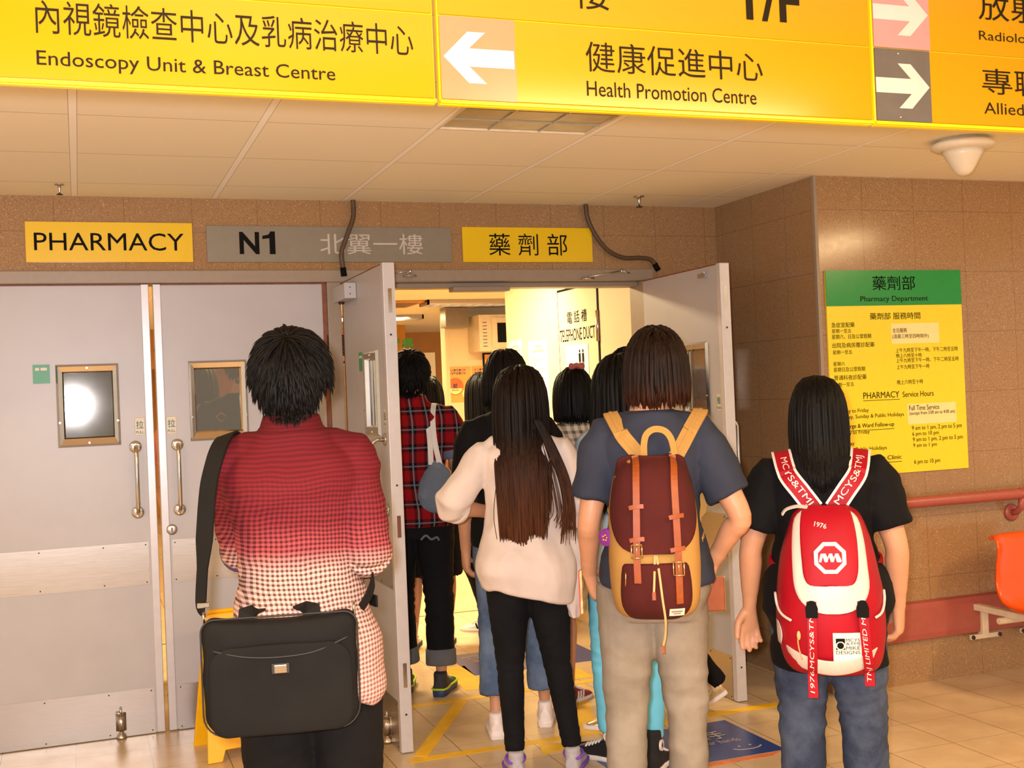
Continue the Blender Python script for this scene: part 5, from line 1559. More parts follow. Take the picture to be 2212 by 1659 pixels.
put('loose_hair_locks', g, M_hairlong, P2, local=True)
for k in 'LR':
    u, X, L = F2.shoe(P2, k, [M_greyshoe, M_purple, M_whitecloth])
    kn, an, yaw, heel = F2.leg[k]
    g = MB(); g.smooth = True; g.tube([Vector((an.x + .036 * math.cos(a), an.y + .048 * math.sin(a) - .004, .070 + .008 * math.sin(a))) for a in [2 * math.pi * i / 20 for i in range(20)]], .006, 8, closed=True)
    put('shoe_collar', g, M_purple, u, local=True)

# ================================================================== 3: the person with bob hair and tan backpack
H3 = 1.648
F3 = Fig(H3, .90, 1.0, arms={'L': ((-.122, -.028, .640), (-.130, .050, .530), {'curl': .9, 'palm': (1, .2, 0), 'dir': (.12, .55, -.8)}), 'R': ((.158, -.035, .640), (.108, .035, .545), {'curl': .75, 'palm': (-1, -.1, .1), 'dir': (-.30, .25, -.9), 'thumb': (0, 1, .2)})},
         legs={'L': ((-.068, .006, .275), (-.074, -.012, .042), -.1), 'R': ((.046, .004, .275), (.046, -.012, .042), .12)}, head=(math.radians(0), math.radians(3), math.radians(0)), shz=.790, headx=.026, neckdrop=.008)
for k in 'LR': F3.hip[k].x -= .010 * H3
P3 = person('person with brown bob in navy tee and grey jeans carrying a tan backpack', (1.678, 3.327, 0), math.radians(-26), F3, .0046)
me = F3.trousers(.585, (.060, .049, .039, .037, .037), hem=.03, seed=4.4, off=.016, wr=.0085, wscale=(7, 7, 14)); put('jeans', me, M_greyjean, P3, local=True)
for sx_ in (-1, 1):          # back pockets
    g = MB(); pts = [(-.052, .0), (.052, .0), (.050, -.075), (0, -.105), (-.050, -.075)]
    q = []
    for (u, v) in pts: 
        x, z = sx_ * .078 + u, .545 * H3 + v; q.append((x, F3.back(x, z, .021), z))
    vs = [Vector(p) for p in q]; c_ = sum(vs, Vector()) / 5
    g.tube([vs[i].lerp(vs[(i + 1) % 5], t_) + Vector((0, -.002, 0)) for i in range(5) for t_ in (0, .33, .66)], .0022, 6, closed=True)
    put('pocket_seam', g, M_greyjean, P3, local=True)
fl = lambda z: .008 + .012 * max(0, min(1, (.66 * H3 - z) / (.2 * H3)))
me, ends = F3.top(.520, .012, {'L': (.74, .017, .026), 'R': (.74, .017, .028)}, flare=fl, wr=.010, seed=1.1, neck=.838); put('tee_shirt', me, M_navytee, P3, local=True)
collar(P3, F3, M_navytee, .826 * H3, .842 * H3, .010, 'neckband')
F3.hair(P3, M_hairbob, lambda d, r: .19 + .10 * max(0, d.z) + r.uniform(-.01, .015), n=1300, width=.0072, seed=21, whorl=(.05, -.2, 1), vol=.013, gravity=2.4, jitter=.10, low=-.5, front_limit=.25, taper=.72, curl_in=.22, stop=lambda p, r: .846 * H3 + r.uniform(-.012, .03))
for k in 'LR': F3.shoe(P3, k, [M_canvas, M_rubber, M_whitecloth])

class Pack:
    """rucksack body: depth profile over height; front faces -y, back panel at y=0"""
    def __init__(s, prof, p=2.8): s.P = crom(prof, 4); s.p = p
    def wd(s, z): return np.interp(z, s.P[:, 0], s.P[:, 1]), np.interp(z, s.P[:, 0], s.P[:, 2])
    def yf(s, x, z):
        w, d = s.wd(z); u = min(abs(x) / w, .999)
        return -d * (1 - u ** s.p) ** (1 / s.p)
    def body(s, g, n=36):
        rs = []
        for z, w, d in s.P:
            ring = []
            for j in range(n):
                a = 2 * math.pi * j / n; ca, sa = math.cos(a), math.sin(a)
                ring.append((w * math.copysign(abs(ca) ** (2 / s.p), ca), (-d * abs(sa) ** (2 / s.p)) if sa < 0 else .012 * abs(sa) ** .5, z))
            rs.append(ring)
        return g.rings(rs)
    def patch(s, g, rows, off, nx=24, back=.004, bulge=0.0, nz=3, cx=None):
        """shell over the front: rows of (z, x_left, x_right)"""
        R_ = crom(rows, nz) if nz > 1 else np.array(rows); F_, B_ = [], []
        m = len(R_)
        for k, (z, xl, xr) in enumerate(R_):
            for i in range(nx + 1):
                t_ = i / nx; x = xl + (xr - xl) * t_
                b_ = bulge * (math.sin(math.pi * t_) ** .5) * (math.sin(math.pi * (k + .3) / (m - .4)) ** .5 if 0 < k < m - 1 else 0.25) if bulge else 0
                y = s.yf(x, z); F_.append((x, y - off - b_, z)); B_.append((x, y + back, z))
        W_ = nx + 1; n_ = len(F_); fs = []
        for k in range(m - 1):
            for i in range(nx):
                a = k * W_ + i; fs += [(a, a + 1, a + W_ + 1, a + W_), (n_ + a, n_ + a + W_, n_ + a + W_ + 1, n_ + a + 1)]
            for i in (0, nx): a = k * W_ + i; fs.append((a, a + W_, n_ + a + W_, n_ + a))
        for i in range(nx):
            for k in (0, m - 1): a = k * W_ + i; fs.append((a, a + 1, n_ + a + 1, n_ + a))
        return g.add(F_ + B_, fs)
    def strap(s, g, pts, width, off, thick=.003, n=5):
        C_ = crom(pts, n); P = [Vector((x, s.yf(x, z) - off, z)) for x, z in C_]
        return g.ribbon(P, width, thick, [Vector((x * 3, -1, .1)) for x, z in C_])
    def text(s, body, x, z, w, h, m, parent, off, bold=0.0, rot=0.0, shear=0.0):
        me = text_mesh(body, w, h, bold=bold, shear=shear); co = coords(me)
        if rot:
            c_, s_ = math.cos(rot), math.sin(rot); co[:, :2] = np.stack([co[:, 0] * c_ - co[:, 1] * s_, co[:, 0] * s_ + co[:, 1] * c_], 1)
        co[:, 0] += x; co[:, 1] += z; co[:, 2] = off; set_coords(me, co)
        return put('lettering', drape(me, s.yf), m, parent, local=True)
def shoulder_path(fig, sg, x_pack, z_pack, x_sh, off, bend=.90):
    """back of the wearer from the pack top, over the shoulder and down the chest to the waist"""
    h = fig.H; P = []
    for t_ in (0, .5, 1):
        x = sg * (x_pack + (x_sh * bend - x_pack) * t_); z = z_pack + (.800 * h - z_pack) * t_
        P.append((x, fig.back(x, z, off), z))
    cy = fig.prof(.80 * h)[2]
    P += [(sg * (x_sh + .004), cy - .018, .827 * h + off - .012), (sg * (x_sh + .004), cy + .02, .824 * h + off - .012)]
    for z in (.79, .74, .68): P.append((sg * (x_sh + .002), fig.front(x_sh, z * h, off), z * h))
    P += [(sg * (fig.prof(.63 * h)[0] + off - .01), .03, .62 * h), (sg * (fig.prof(.6 * h)[0] + off - .005), -.03, .60 * h), (sg * .10, fig.back(.10, .58 * h, off + .004), .58 * h)]
    C_ = crom(P, 6); N_ = []
    for x, y, z in C_:
        if z > .805 * h: N_.append(Vector((sg * .15, (y - cy) * 14, 1)))
        elif y > .02: N_.append(Vector((x * 1.5, 1, .1)))
        elif z < .66 * h and y > fig.back(.08, z) + .03: N_.append(Vector((sg, y * 3, 0)))
        else: N_.append(Vector((x * 2.0, -1, .25)))
    return [Vector(p) for p in C_], N_

# tan and maroon rucksack
M_tan = cloth('tan_canvas', (180, 136, 72), scale=900, bump=.35, noise_amt=.06)
M_maroon = cloth('maroon_canvas', (76, 27, 24), scale=900, bump=.3, noise_amt=.12)
M_leather = mat('tan_leather_strap', (146, 68, 18), .5, noise_amt=.10, noise_scale=40, bump=.08, bump_scale=300)
M_brass = mat('pale_brass', (222, 196, 140), .22, 1.0, noise_amt=.03)
M_cord = mat('cream_leather_cord', (214, 164, 104), .5)
off3 = -.168
BP = thing('backpack', 'tan canvas backpack with maroon flap and leather straps on the navy tee', 'backpack', tuple(wearer_point(P3, -.006, off3 + .028, .772)), math.radians(-26))
K3 = Pack([(0, .070, .045), (.012, .108, .085), (.05, .128, .125), (.12, .136, .142), (.22, .136, .145), (.33, .130, .135), (.42, .114, .112), (.462, .088, .080), (.478, .05, .045)])
g = MB(); g.smooth = True; K3.body(g); me = g.mesh('pack'); put('bag_body', wrinkle(me, .002, (9, 9, 9), 1.7, sharp=False), M_tan, BP, local=True)
g = MB(); g.smooth = True
K3.patch(g, [(.486, -.066, .066), (.474, -.098, .098), (.43, -.110, .110), (.38, -.121, .121), (.31, -.127, .127), (.255, -.118, .118), (.222, -.092, .092), (.205, -.05, .05)], .015, back=.012)
me = g.mesh('flap'); flp = put('flap', wrinkle(me, .0035, (12, 9, 6), 4.2, sharp=False), M_maroon, BP, local=True)
g = MB(); g.smooth = True
K3.patch(g, [(.178, -.080, .080), (.168, -.096, .096), (.10, -.104, .104), (.05, -.100, .100), (.015, -.078, .078), (.004, -.045, .045)], .012, back=.01, bulge=.016)
me = g.mesh('pocket'); pk = put('front_pocket', wrinkle(me, .003, (10, 8, 8), 7.2, sharp=False), M_maroon, BP, local=True)
for x0, x1, zb, loops, zbk in ((-.046, -.052, .125, (.345, .252), .218), (.064, .066, .062, (.315, .222), .165)):
    g = MB(); K3.strap(g, [(x0, .487), (x0 + .002, .462), (x0, .40), ((x0 + x1) / 2, .30), (x1, .20), (x1, zb + .02), (x1, zb)], [.020 + .000 * i for i in range(31)][:31] if False else .0205, .030 if zb < .1 else .026, .0035)
    ls = put('leather_strap', g, M_leather, BP, local=True)
    for zl in loops:
        g = MB(); xm = x0 + (x1 - x0) * (.487 - zl) / .4
        K3.strap(g, [(xm - .021, zl - .004), (xm, zl), (xm + .021, zl + .001)], .013, .034 if zb < .1 else .030, .004)
        put('strap_loop', g, M_leather, ls, local=True)
    g = MB(); y = K3.yf(x1, zbk) - .033; g.smooth = True
    for a_, b_ in (((-.015, .019), (.015, .019)), ((.015, .019), (.015, -.019)), ((.015, -.019), (-.015, -.019)), ((-.015, -.019), (-.015, .019)), ((0, .019), (0, -.010))):
        g.cyl((x1 + a_[0], y, zbk + a_[1]), (x1 + b_[0], y - (.004 if a_ == (0, .019) else 0), zbk + b_[1]), .0022, n=8)
    put('buckle', g, M_brass, ls, local=True)
C_ = [(-.018, .480), (-.017, .52), (-.008, .548), (.015, .562), (.045, .556), (.064, .530), (.072, .485)]
g = MB(); P_ = [Vector((x, -.035, z)) for x, z in C_]; P_ = [Vector(p) for p in crom([tuple(p) for p in P_], 5)]
g.ribbon(P_, .020, .004, [Vector(((p.x - .026) * 6, -1, (p.z - .50) * 4)) for p in P_]); put('top_handle', g, M_tan, BP, local=True)
g = MB(); g.smooth = True
for pts in ([(.000, -.150, .205), (-.004, -.172, .15), (-.008, -.186, .098)], [(.004, -.150, .205), (.010, -.175, .15), (.016, -.188, .08), (.022, -.178, .02), (.020, -.150, -.03), (.012, -.140, -.065)]):
    C_ = crom(pts, 6); g.ribbon([Vector(p) for p in C_], .0065, .003, (0, -1, 0))
dc = put('drawstring', g, M_cord, BP, local=True)
for q in ((-.008, -.187, .092), (.012, -.140, -.07)):
    g = MB(); g.box(q[0] - .005, q[0] + .005, q[1] - .004, q[1] + .003, q[2] - .012, q[2] + .010); put('cord_tip', g, M_leather, dc, local=True)
g = MB(); K3.patch(g, [(.022, .034, .078), (.046, .036, .080)], .030, nx=6, back=-.026, nz=1); lb = put('cloth_label', g, M_paper, BP, local=True)
g = MB(); K3.patch(g, [(.035, .041, .073), (.039, .041, .073)], .0308, nx=4, back=-.030, nz=1); K3.patch(g, [(.028, .046, .068), (.031, .046, .068)], .0308, nx=4, back=-.030, nz=1); put('faded_print', g, M_frame, lb, local=True)
g = MB(); g.smooth = True; g.tube([(-.086, K3.yf(-.086, .14) - .026, .155), (-.088, K3.yf(-.088, .1) - .029, .115)], .0018, 6); put('zip_pull', g, M_brass, pk, local=True)
g = MB(); g.smooth = True; q = Vector((-.140, -.05, .245)); g.lathe([(.026, -.003), (.027, 0), (.024, .003), (.0, .0042)], q, (-.45, -1, 0)); bd = put('round_badge', g, mat('purple_tin_badge', (122, 40, 138), .25), BP, local=True)
g = MB(); g.smooth = True
for k in range(5): g.sellip(q + Vector((-.005 + .006 * math.cos(k * 1.3), -.0045, .008 * math.sin(k * 1.3))), (.004, .001, .003), n=8)
put('badge_print', g, M_yellow, bd, local=True)
MbP = MW[BP.name].inverted() @ MW[P3.name]
for sg, xp, xs in ((-1, .034, .116), (1, .070, .150)):
    C_, N_ = shoulder_path(F3, sg, xp, .772 + .475, xs, .026, .76)
    g = MB(); wd_ = [.046 if p.z > 1.06 else .024 for p in C_]
    g.ribbon([MbP @ p for p in C_], wd_, .010, [MbP.to_3x3() @ n_ for n_ in N_]); st = put('shoulder_strap', g, M_tan, BP, local=True)
    g = MB(); g.ribbon([MbP @ (p + n_.normalized() * .0062) for p, n_ in zip(C_[:40], N_[:40])], .010, .002, [MbP.to_3x3() @ n_ for n_ in N_[:40]]); put('strap_webbing', g, M_tan, st, local=True)
# what the hands hold
hand = F3.arm['L'][1] + Vector((-.022, .040, -.066))
t = thing('phone', 'pink edged phone with patterned cream case in the left hand of the backpack wearer', 'phone', tuple(MW[P3.name] @ hand), math.radians(-26 + 80))
g = MB(); g.box(-.037, .037, -.0045, .0045, -.07, .072); cs_ = put('phone_case', g, mat('cream_patterned_case', (226, 190, 130), .35, noise_amt=.45, noise_scale=45), t, local=True, bevel=.004)
g = MB(); g.box(-.0355, .0355, .0045, .008, -.068, .070); put('phone_edge', g, mat('pink_phone_edge', (214, 84, 96), .3), t, local=True, bevel=.003)
hand = F3.arm['R'][1] + Vector((-.006, .060, -.105))
t = thing('wallet', 'brown leather wallet held by the hip of the person in grey jeans', 'wallet', tuple(MW[P3.name] @ hand), math.radians(-20))
g = MB(); g.box(-.02, .045, -.008, .008, -.06, .05); put('wallet_cover', g, M_leather, t, local=True, bevel=.004)
g = MB(); g.box(-.018, .0455, -.004, .004, -.058, .0505); put('wallet_inside', g, M_cord, t, local=True)

# ================================================================== 4: the woman in black with the red backpack
H4 = 1.462
F4 = Fig(H4, 1.10, 1.14, arms={'L': ((-.158, -.012, .635), (-.168, .018, .495), {'curl': .30, 'vary': .06, 'palm': (.45, -.9, 0), 'thumb': (-1, -.2, 0)}), 'R': ((.150, -.015, .635), (.152, .02, .495), {'curl': .5})},
         legs={'L': ((-.062, .006, .275), (-.066, -.012, .042), -.1), 'R': ((.066, .004, .275), (.070, -.012, .042), .12)}, head=(math.radians(-4), math.radians(-3), 0), belly=.10)
P4 = person('woman with straight black hair and black tee carrying the red backpack', (2.235, 3.232, 0), math.radians(-33), F4, .0046)
me = F4.trousers(.60, (.068, .062, .050, .048, .047), hem=.03, seed=6.4, off=.012, wr=.008, wscale=(8, 8, 20)); put('jeans', me, M_darkjean, P4, local=True)
fl = lambda z: .008 + .030 * max(0, min(1, (.66 * H4 - z) / (.3 * H4)))
me, ends = F4.top(.380, .013, {'L': (.72, .020, .030), 'R': (.72, .020, .030)}, flare=fl, wr=.009, seed=5.1, neck=.84); put('tee_shirt', me, M_blackcloth, P4, local=True)
F4.hair(P4, M_hairblack, lambda d, r: .62, n=1300, width=.0072, seed=31, whorl=(0, .1, 1), vol=.012, body_off=.034, gravity=2.4, jitter=.08, low=-.5, front_limit=.22, taper=.6, stop=lambda p, r: 1.095 + 1.3 * abs(p.x) ** 1.25 + r.uniform(0, .05))
for k in 'LR': F4.shoe(P4, k, [M_canvas, M_rubber, M_whitecloth])
M_red = cloth('red_nylon', (160, 12, 30), scale=1300, bump=.2, rough=.5, noise_amt=.08)
M_offwhite = mat('white_leatherette', (212, 197, 186), .45, noise_amt=.03)
M_whiteprint = mat('white_print', (222, 210, 202), .5, noise_amt=0)
RB = thing('backpack', 'red and white backpack with an octagon badge on the woman in black', 'backpack', tuple(wearer_point(P4, .004, -.142, .560)), math.radians(-33))
K4 = Pack([(0, .090, .06), (.014, .128, .10), (.05, .150, .135), (.13, .164, .158), (.24, .160, .160), (.34, .146, .145), (.43, .122, .115), (.49, .100, .080), (.515, .065, .045)])
g = MB(); g.smooth = True; K4.body(g); me = g.mesh('pack'); put('bag_body', wrinkle(me, .006, (8, 8, 7), 2.7, sharp=False), M_red, RB, local=True)
g = MB(); g.smooth = True
K4.patch(g, [(.505, -.070, .062), (.48, -.096, .090), (.42, -.106, .104), (.34, -.108, .110), (.28, -.104, .112), (.24, -.085, .095), (.215, -.050, .060), (.207, -.015, .02)], .012, back=.012)
fw = put('flap_border', g, M_offwhite, RB, local=True)
g = MB(); g.smooth = True
K4.patch(g, [(.516, -.060, .056), (.50, -.074, .070), (.44, -.082, .082), (.36, -.080, .084), (.315, -.076, .078), (.292, -.060, .062), (.290, -.02, .02)], .017, back=.0)
me = g.mesh('flap'); fr_ = put('flap', wrinkle(me, .003, (14, 9, 7), 9.2, sharp=False), M_red, RB, local=True)
g = MB()
oct_ = lambda r: [(r * math.cos(math.pi / 8 + k * math.pi / 4), r * math.sin(math.pi / 8 + k * math.pi / 4)) for k in range(8)]
oz = .372; oy = K4.yf(0, oz) - .022; fo = (Vector((.002, oy, oz)), (1, 0, 0), (0, .12, 1), (0, -1, 0))
g.prism(oct_(.050), fo, 0, .003); ob = put('octagon_badge', g, M_offwhite, RB, local=True)
g = MB(); g.prism(oct_(.0375), fo, .003, .0036); oi = put('octagon_field', g, M_red, ob, local=True)
g = MB(); zig = [(-.033, -.012), (-.026, -.013), (-.021, .004), (-.016, -.012), (-.008, -.012), (-.003, .004), (.002, -.012), (.010, -.012), (.015, .004), (.019, -.012), (.031, -.013), (.033, -.008), (.024, .013), (.016, .013), (.010, .001), (.006, .013), (-.002, .013), (-.008, .001), (-.012, .013), (-.020, .013), (-.027, .012)]
g.prism(zig, fo, .0036, .005); put('badge_mark', g, M_offwhite, oi, local=True)
K4.text('1976', -.040, .462, .036, .014, M_whiteprint, fr_, .0185, bold=.012, rot=-.25)
g = MB(); g.smooth = True
K4.patch(g, [(.022, -.118, .114), (.030, -.122, .118), (.062, -.136, .130), (.070, -.134, .128)], .007, back=.006, nz=2)
co_m = g.mesh('band'); co = coords(co_m); co[:, 2] += .034 * (np.abs(co[:, 0]) / .13) ** 2 - .006; co[:, 1] -= .014 * (1 - np.abs(co[:, 0]) / .14); set_coords(co_m, co)
put('bottom_band', co_m, M_offwhite, RB, local=True)
g = MB(); K4.patch(g, [(.055, .000, .082), (.150, .000, .082)], .010, nx=8, back=-.002, nz=1); lb = put('cloth_label', g, M_paper, RB, local=True, bevel=.001)
g = MB(); K4.patch(g, [(.100, .008, .034), (.134, .008, .034)], .0108, nx=4, back=-.009, nz=1); lg = put('label_mark', g, M_black, lb, local=True)
g = MB(); y_ = K4.yf(.022, .112) - .0112
g.tube([(.021 + .012 * math.cos(math.pi / 8 + k * math.pi / 4), y_, .1125 + .012 * math.sin(math.pi / 8 + k * math.pi / 4)) for k in range(8)], .0022, 6, ref=(0, 1, 0), closed=True); put('mark_ring', g, M_whiteprint, lg, local=True)
for tx, x, z, w in (('MCYS', .037, .124, .040), ('&TMJ', .037, .112, .040), ('MIKE', .037, .100, .040), ('DESIGNS', .008, .086, .069)): K4.text(tx, x, z, w, .0105, M_black, lb, .0112)
# printed webbing straps with clips
for x0, x1, z1, tx in ((-.058, -.062, -.055, '1976.MCYS&TMJ'), (.088, .104, -.022, "TMJ LIMITED MCYS")):
    g = MB(); pts = [(x0, .245), (x0 + (x1 - x0) * .4, .12), (x1, .02)]
    C_ = crom(pts, 5); P_ = [Vector((x, K4.yf(x, z) - .019, z)) for x, z in C_] + [Vector((x1, K4.yf(x1, .02) - .016, z)) for z in np.linspace(0, z1, 5)]
    g.ribbon(P_, .029, .0025, (0, -1, 0)); st = put('printed_strap', g, M_red, RB, local=True)
    me = text_mesh(tx, .26, .0165, shear=.15); co = coords(me); out = np.empty_like(co)
    zs_ = z1 + .015
    for i, (a, b_, _) in enumerate(co):
        z = zs_ + a; xm = np.interp(z, [.02, .12, .245], [x1, x0 + (x1 - x0) * .4, x0]); zz = max(z, .02)
        out[i] = (xm + .0085 - b_, K4.yf(xm, zz) - .0208, z)
    set_coords(me, out); put('lettering', me, M_whiteprint, st, local=True)
    g = MB(); y_ = K4.yf(x0, .225) - .024
    g.prism([(-.017, -.024), (.017, -.024), (.018, .004), (.012, .022), (.005, .026), (-.005, .026), (-.012, .022), (-.018, .004)], (Vector((x0, y_, .222)), (1, 0, 0), (0, 0, 1), (0, -1, 0)), -.004, .006)
    put('clip', g, M_black, RB, local=True, bevel=.0015)
for sg, K in ((-1, [(-.163, .250), (-.158, .215), (-.145, .195), (-.118, .182)]), (1, [(.160, .255), (.158, .225), (.146, .20), (.126, .190)])):
    g = MB(); g.smooth = True; g.tube([Vector((x, K4.yf(min(max(x, -.158), .158), z) - .006, z)) for x, z in crom(K, 6)], .0042, 8); put('pocket_piping', g, M_offwhite, RB, local=True)
g = MB(); g.smooth = True; K4.patch(g, [(.10, -.160, -.150), (.13, -.162, -.146), (.155, -.1625, -.150), (.17, -.163, -.156)], .004, nx=6, nz=2); put('side_tab', g, M_offwhite, RB, local=True)
g = MB(); g.smooth = True; g.tube([Vector((x, K4.yf(x, z) - .008, z)) for x, z in crom([(-.096, .150), (-.101, .125), (-.098, .095), (-.090, .065)], 5)], .0022, 6); zc_ = put('zip_cord', g, M_cord, RB, local=True)
g = MB(); g.smooth = True; g.sellip((-.098, K4.yf(-.098, .145) - .010, .140), (.006, .004, .014)); put('zip_tab', g, M_cord, zc_, local=True)
g = MB(); g.ribbon([Vector(p) for p in crom([(-.055, -.055, .512), (-.085, -.045, .515), (-.118, -.03, .505), (-.132, -.02, .488)], 5)], .012, .005, (0, -.6, 1)); put('grab_loop', g, M_offwhite, RB, local=True)
MbR = MW[RB.name].inverted() @ MW[P4.name]
for sg, tx in ((-1, 'MCYS&TMJ'), (1, 'MCYS&TMJ')):
    C_, N_ = shoulder_path(F4, sg, .030, .560 + .50, .118, .030)
    R3 = MbR.to_3x3(); Pq = [MbR @ p for p in C_]; Nq = [R3 @ n_ for n_ in N_]
    g = MB(); g.ribbon(Pq, [.062 if p.z > .95 else .03 for p in C_], .008, Nq); st = put('shoulder_strap', g, M_red, RB, local=True)
    for e_ in (-1, 1):
        pe = []
        for i in range(42):
            t_ = (Pq[min(i + 1, len(Pq) - 1)] - Pq[max(i - 1, 0)]).normalized(); nn = (Nq[i] - t_ * Nq[i].dot(t_)).normalized(); pe.append(Pq[i] + t_.cross(nn) * e_ * .027 + nn * .0048)
        g = MB(); g.ribbon(pe, .008, .002, Nq[:42]); put('strap_edge', g, M_whiteprint, st, local=True)
    me = text_mesh(tx, .19, .026); co = coords(me); out = np.empty_like(co)
    cl = np.cumsum([0] + [(Pq[i + 1] - Pq[i]).length for i in range(40)])
    for i, (a, b_, _) in enumerate(co):
        s_ = (.018 + a) if sg > 0 else (.208 - a)
        k = min(int(np.searchsorted(cl, s_)), 39); k = max(k, 1); f = (s_ - cl[k - 1]) / max(cl[k] - cl[k - 1], 1e-5)
        p = Pq[k - 1].lerp(Pq[k], f); t_ = (Pq[k] - Pq[k - 1]).normalized(); nn = Nq[k - 1].lerp(Nq[k], f); nn = (nn - t_ * nn.dot(t_)).normalized()
        lat = t_.cross(nn) * (1 if sg < 0 else -1)
        out[i] = tuple(p + lat * (b_ - .013) * (1 if True else 1) + nn * .0062)
    set_coords(me, out); put('lettering', me, M_whiteprint, st, local=True)

# ================================================================== 5: the man in plaid just inside the doorway
H5 = 1.70
F5 = Fig(H5, 1.04, 1.0, arms={'L': None, 'R': ((.128, .0, .655), (.10, .13, .665))}, legs={'L': ((-.060, .02, .275), (-.052, .03, .042), -.1), 'R': ((.058, .0, .275), (.058, -.02, .042), -.75 + .9)}, head=(math.radians(-12), 0, 0), neckdrop=.012, shz=.79)
P5 = person('man in red plaid shirt and black jeans with turned up cuffs in the doorway', (1.545, 5.66, 0), math.radians(-22), F5, .0075)
me = F5.trousers(.60, (.060, .050, .042, .041, .040), hem=.085, seed=3.9, off=.01, wr=.006); put('jeans', me, M_blackjean, P5, local=True)
for k in 'LR':
    kn, an, yaw, heel = F5.leg[k]; d = (an - kn).normalized(); e = kn.lerp(an, (kn.z - .085 * H5) / (kn.z - an.z))
    cuff(P5, (e, d, .040 * H5), M_greycuff, .075, 'jean_cuff', .007)
g = MB(); g.smooth = True; x0 = .085; q = [(x0 - .045, .455 * H5), (x0 - .02, .467 * H5), (x0 + .005, .455 * H5), (x0 + .03, .46 * H5), (x0 + .04, .45 * H5)]
g.ribbon([Vector((x, F5.back(x, .50 * H5, .020) - .012, z)) for x, z in crom(q, 5)], .010, .002, (0, -1, 0)); put('pocket_print', g, M_greycuff, P5, local=True)
me, ends = F5.top(.49, .014, {'L': (.80, .016, .022), 'R': (.80, .016, .022)}, wr=.006, seed=6.6, flare=lambda z: .012 * max(0, min(1, (.66 * H5 - z) / .3))); put('shirt', me, M_plaid, P5, local=True)
collar(P5, F5, M_plaid, .825 * H5, .862 * H5, .010)
for k in 'LR': cuff(P5, ends[k], cloth('blue_grey_cuff', (96, 104, 124)) if k == 'L' else bpy.data.materials['blue_grey_cuff'], .04)
F5.hair(P5, M_hairblack, lambda d, r: r.uniform(.05, .07) if d.z > -.1 else r.uniform(.06, .085), n=1400, width=.006, nape=.32, seed=51, whorl=(.0, -.6, .8), vol=.010, gravity=1.1, jitter=.22, low=-.62, front_limit=.3, taper=.5, ears=True)
for k in 'LR': F5.shoe(P5, k, [M_darkshoe, M_bluesole, M_greyshoe, M_lime], 'chunky', 1.02)
t = thing('tote_bag', 'grey denim tote bag on a white strap at the plaid shirt man', 'bag', tuple(wearer_point(P5, .13, -.12, .80)), math.radians(-22))
Mt = MW[t.name].inverted() @ MW[P5.name]
M_tote = denim('grey_denim', (104, 112, 124), (140, 148, 158))
g = MB(); g.smooth = True; rs = []
for z, w, d in ((.90, .07, .03), (.92, .09, .045), (.98, .10, .05), (1.05, .085, .04), (1.11, .05, .02), (1.15, .02, .010)):
    rs.append([Mt @ Vector((.125 + w * math.cos(a), -.135 + .0 + d * math.sin(a), z)) for a in [2 * math.pi * j / 24 for j in range(24)]])
g.rings(rs); put('bag_body', wrinkle(remesh(g, .007, 3), .006, (10, 10, 10), 3.3), M_tote, t, local=True)
K = [(.120, -.145, 1.13), (.108, -.125, 1.24), (.100, -.10, 1.35), (.102, -.04, 1.415), (.104, .02, 1.41), (.11, .09, 1.30), (.13, .10, 1.15)]
for dx in (-.012, .014):
    C_ = crom([(x + dx * (1.6 if z < 1.2 else .9), y, z) for x, y, z in K], 6)
    g = MB(); g.ribbon([Mt @ Vector(p) for p in C_], .026, .004, [Mt.to_3x3() @ (Vector((.1, (p[1] + .0) * 8, 1)) if p[2] > 1.38 else Vector((.2, -1 if p[1] < 0 else 1, .1))) for p in C_]); put('bag_strap', g, M_whitecloth, t, local=True)

# ================================================================== people further inside the doorway
def crowd(label, loc, rz, H, w, hairm, hl, topm, legm, shoes, arms=None, legs=None, head=(0, 0, 0), sleeves=(.7, .016, .024), hem=.49, rad=(.060, .050, .040, .036, .030), lhem=.06, seed=1, skirt=None, style='trainer', hair_kw=None, lace=True, top_flare=.01):
    F = Fig(H, w, 1.0, arms=arms, legs=legs, head=head, slim=1.0 if (legm is None or lhem > .2) else .8)
    P = person(label, loc, math.radians(rz), F, .0085)
    if legm is not None:
        me = F.trousers(.60, rad, hem=lhem, seed=seed * 1.7, wr=.005, voxel=.009); put('trousers', me, legm, P, local=True)
    me, ends = F.top(hem, .014, {'L': sleeves, 'R': sleeves}, wr=.005, seed=seed * 2.3, voxel=.009, flare=lambda z: top_flare * max(0, min(1, (.66 * H - z) / .3))); put('shirt', me, topm, P, local=True)
    kw = dict(n=600, width=.009, seed=seed * 7, vol=.012, body_off=.032, gravity=2.2, jitter=.10, low=-.5, front_limit=.22, taper=.65, whorl=(0, .1, 1)); kw.update(hair_kw or {})
    F.hair(P, hairm, hl, **kw)
    sh = [F.shoe(P, k, shoes, style) for k in 'LR']
    return P, F, sh
# boy in shorts, seen under the plaid man's arm
P6, F6, S6 = crowd('person with short dark bob and white sneakers behind the plaid shirt man', (1.915, 6.66, 0), -16, 1.57, .95, M_hairblack2, lambda d, r: .15 + .08 * max(0, d.z), M_whitecloth, M_blackcloth, [M_whiteleather, M_canvas, M_canvas], lhem=.33, rad=(.062, .058, .056, .055, .055), legs={'L': ((-.075, .0, .275), (-.088, -.02, .042), .1), 'R': ((.05, .0, .275), (.04, -.01, .042), .1)}, seed=2, style='high', hair_kw={'stop': lambda p, r: 1.36, 'curl_in': .3})
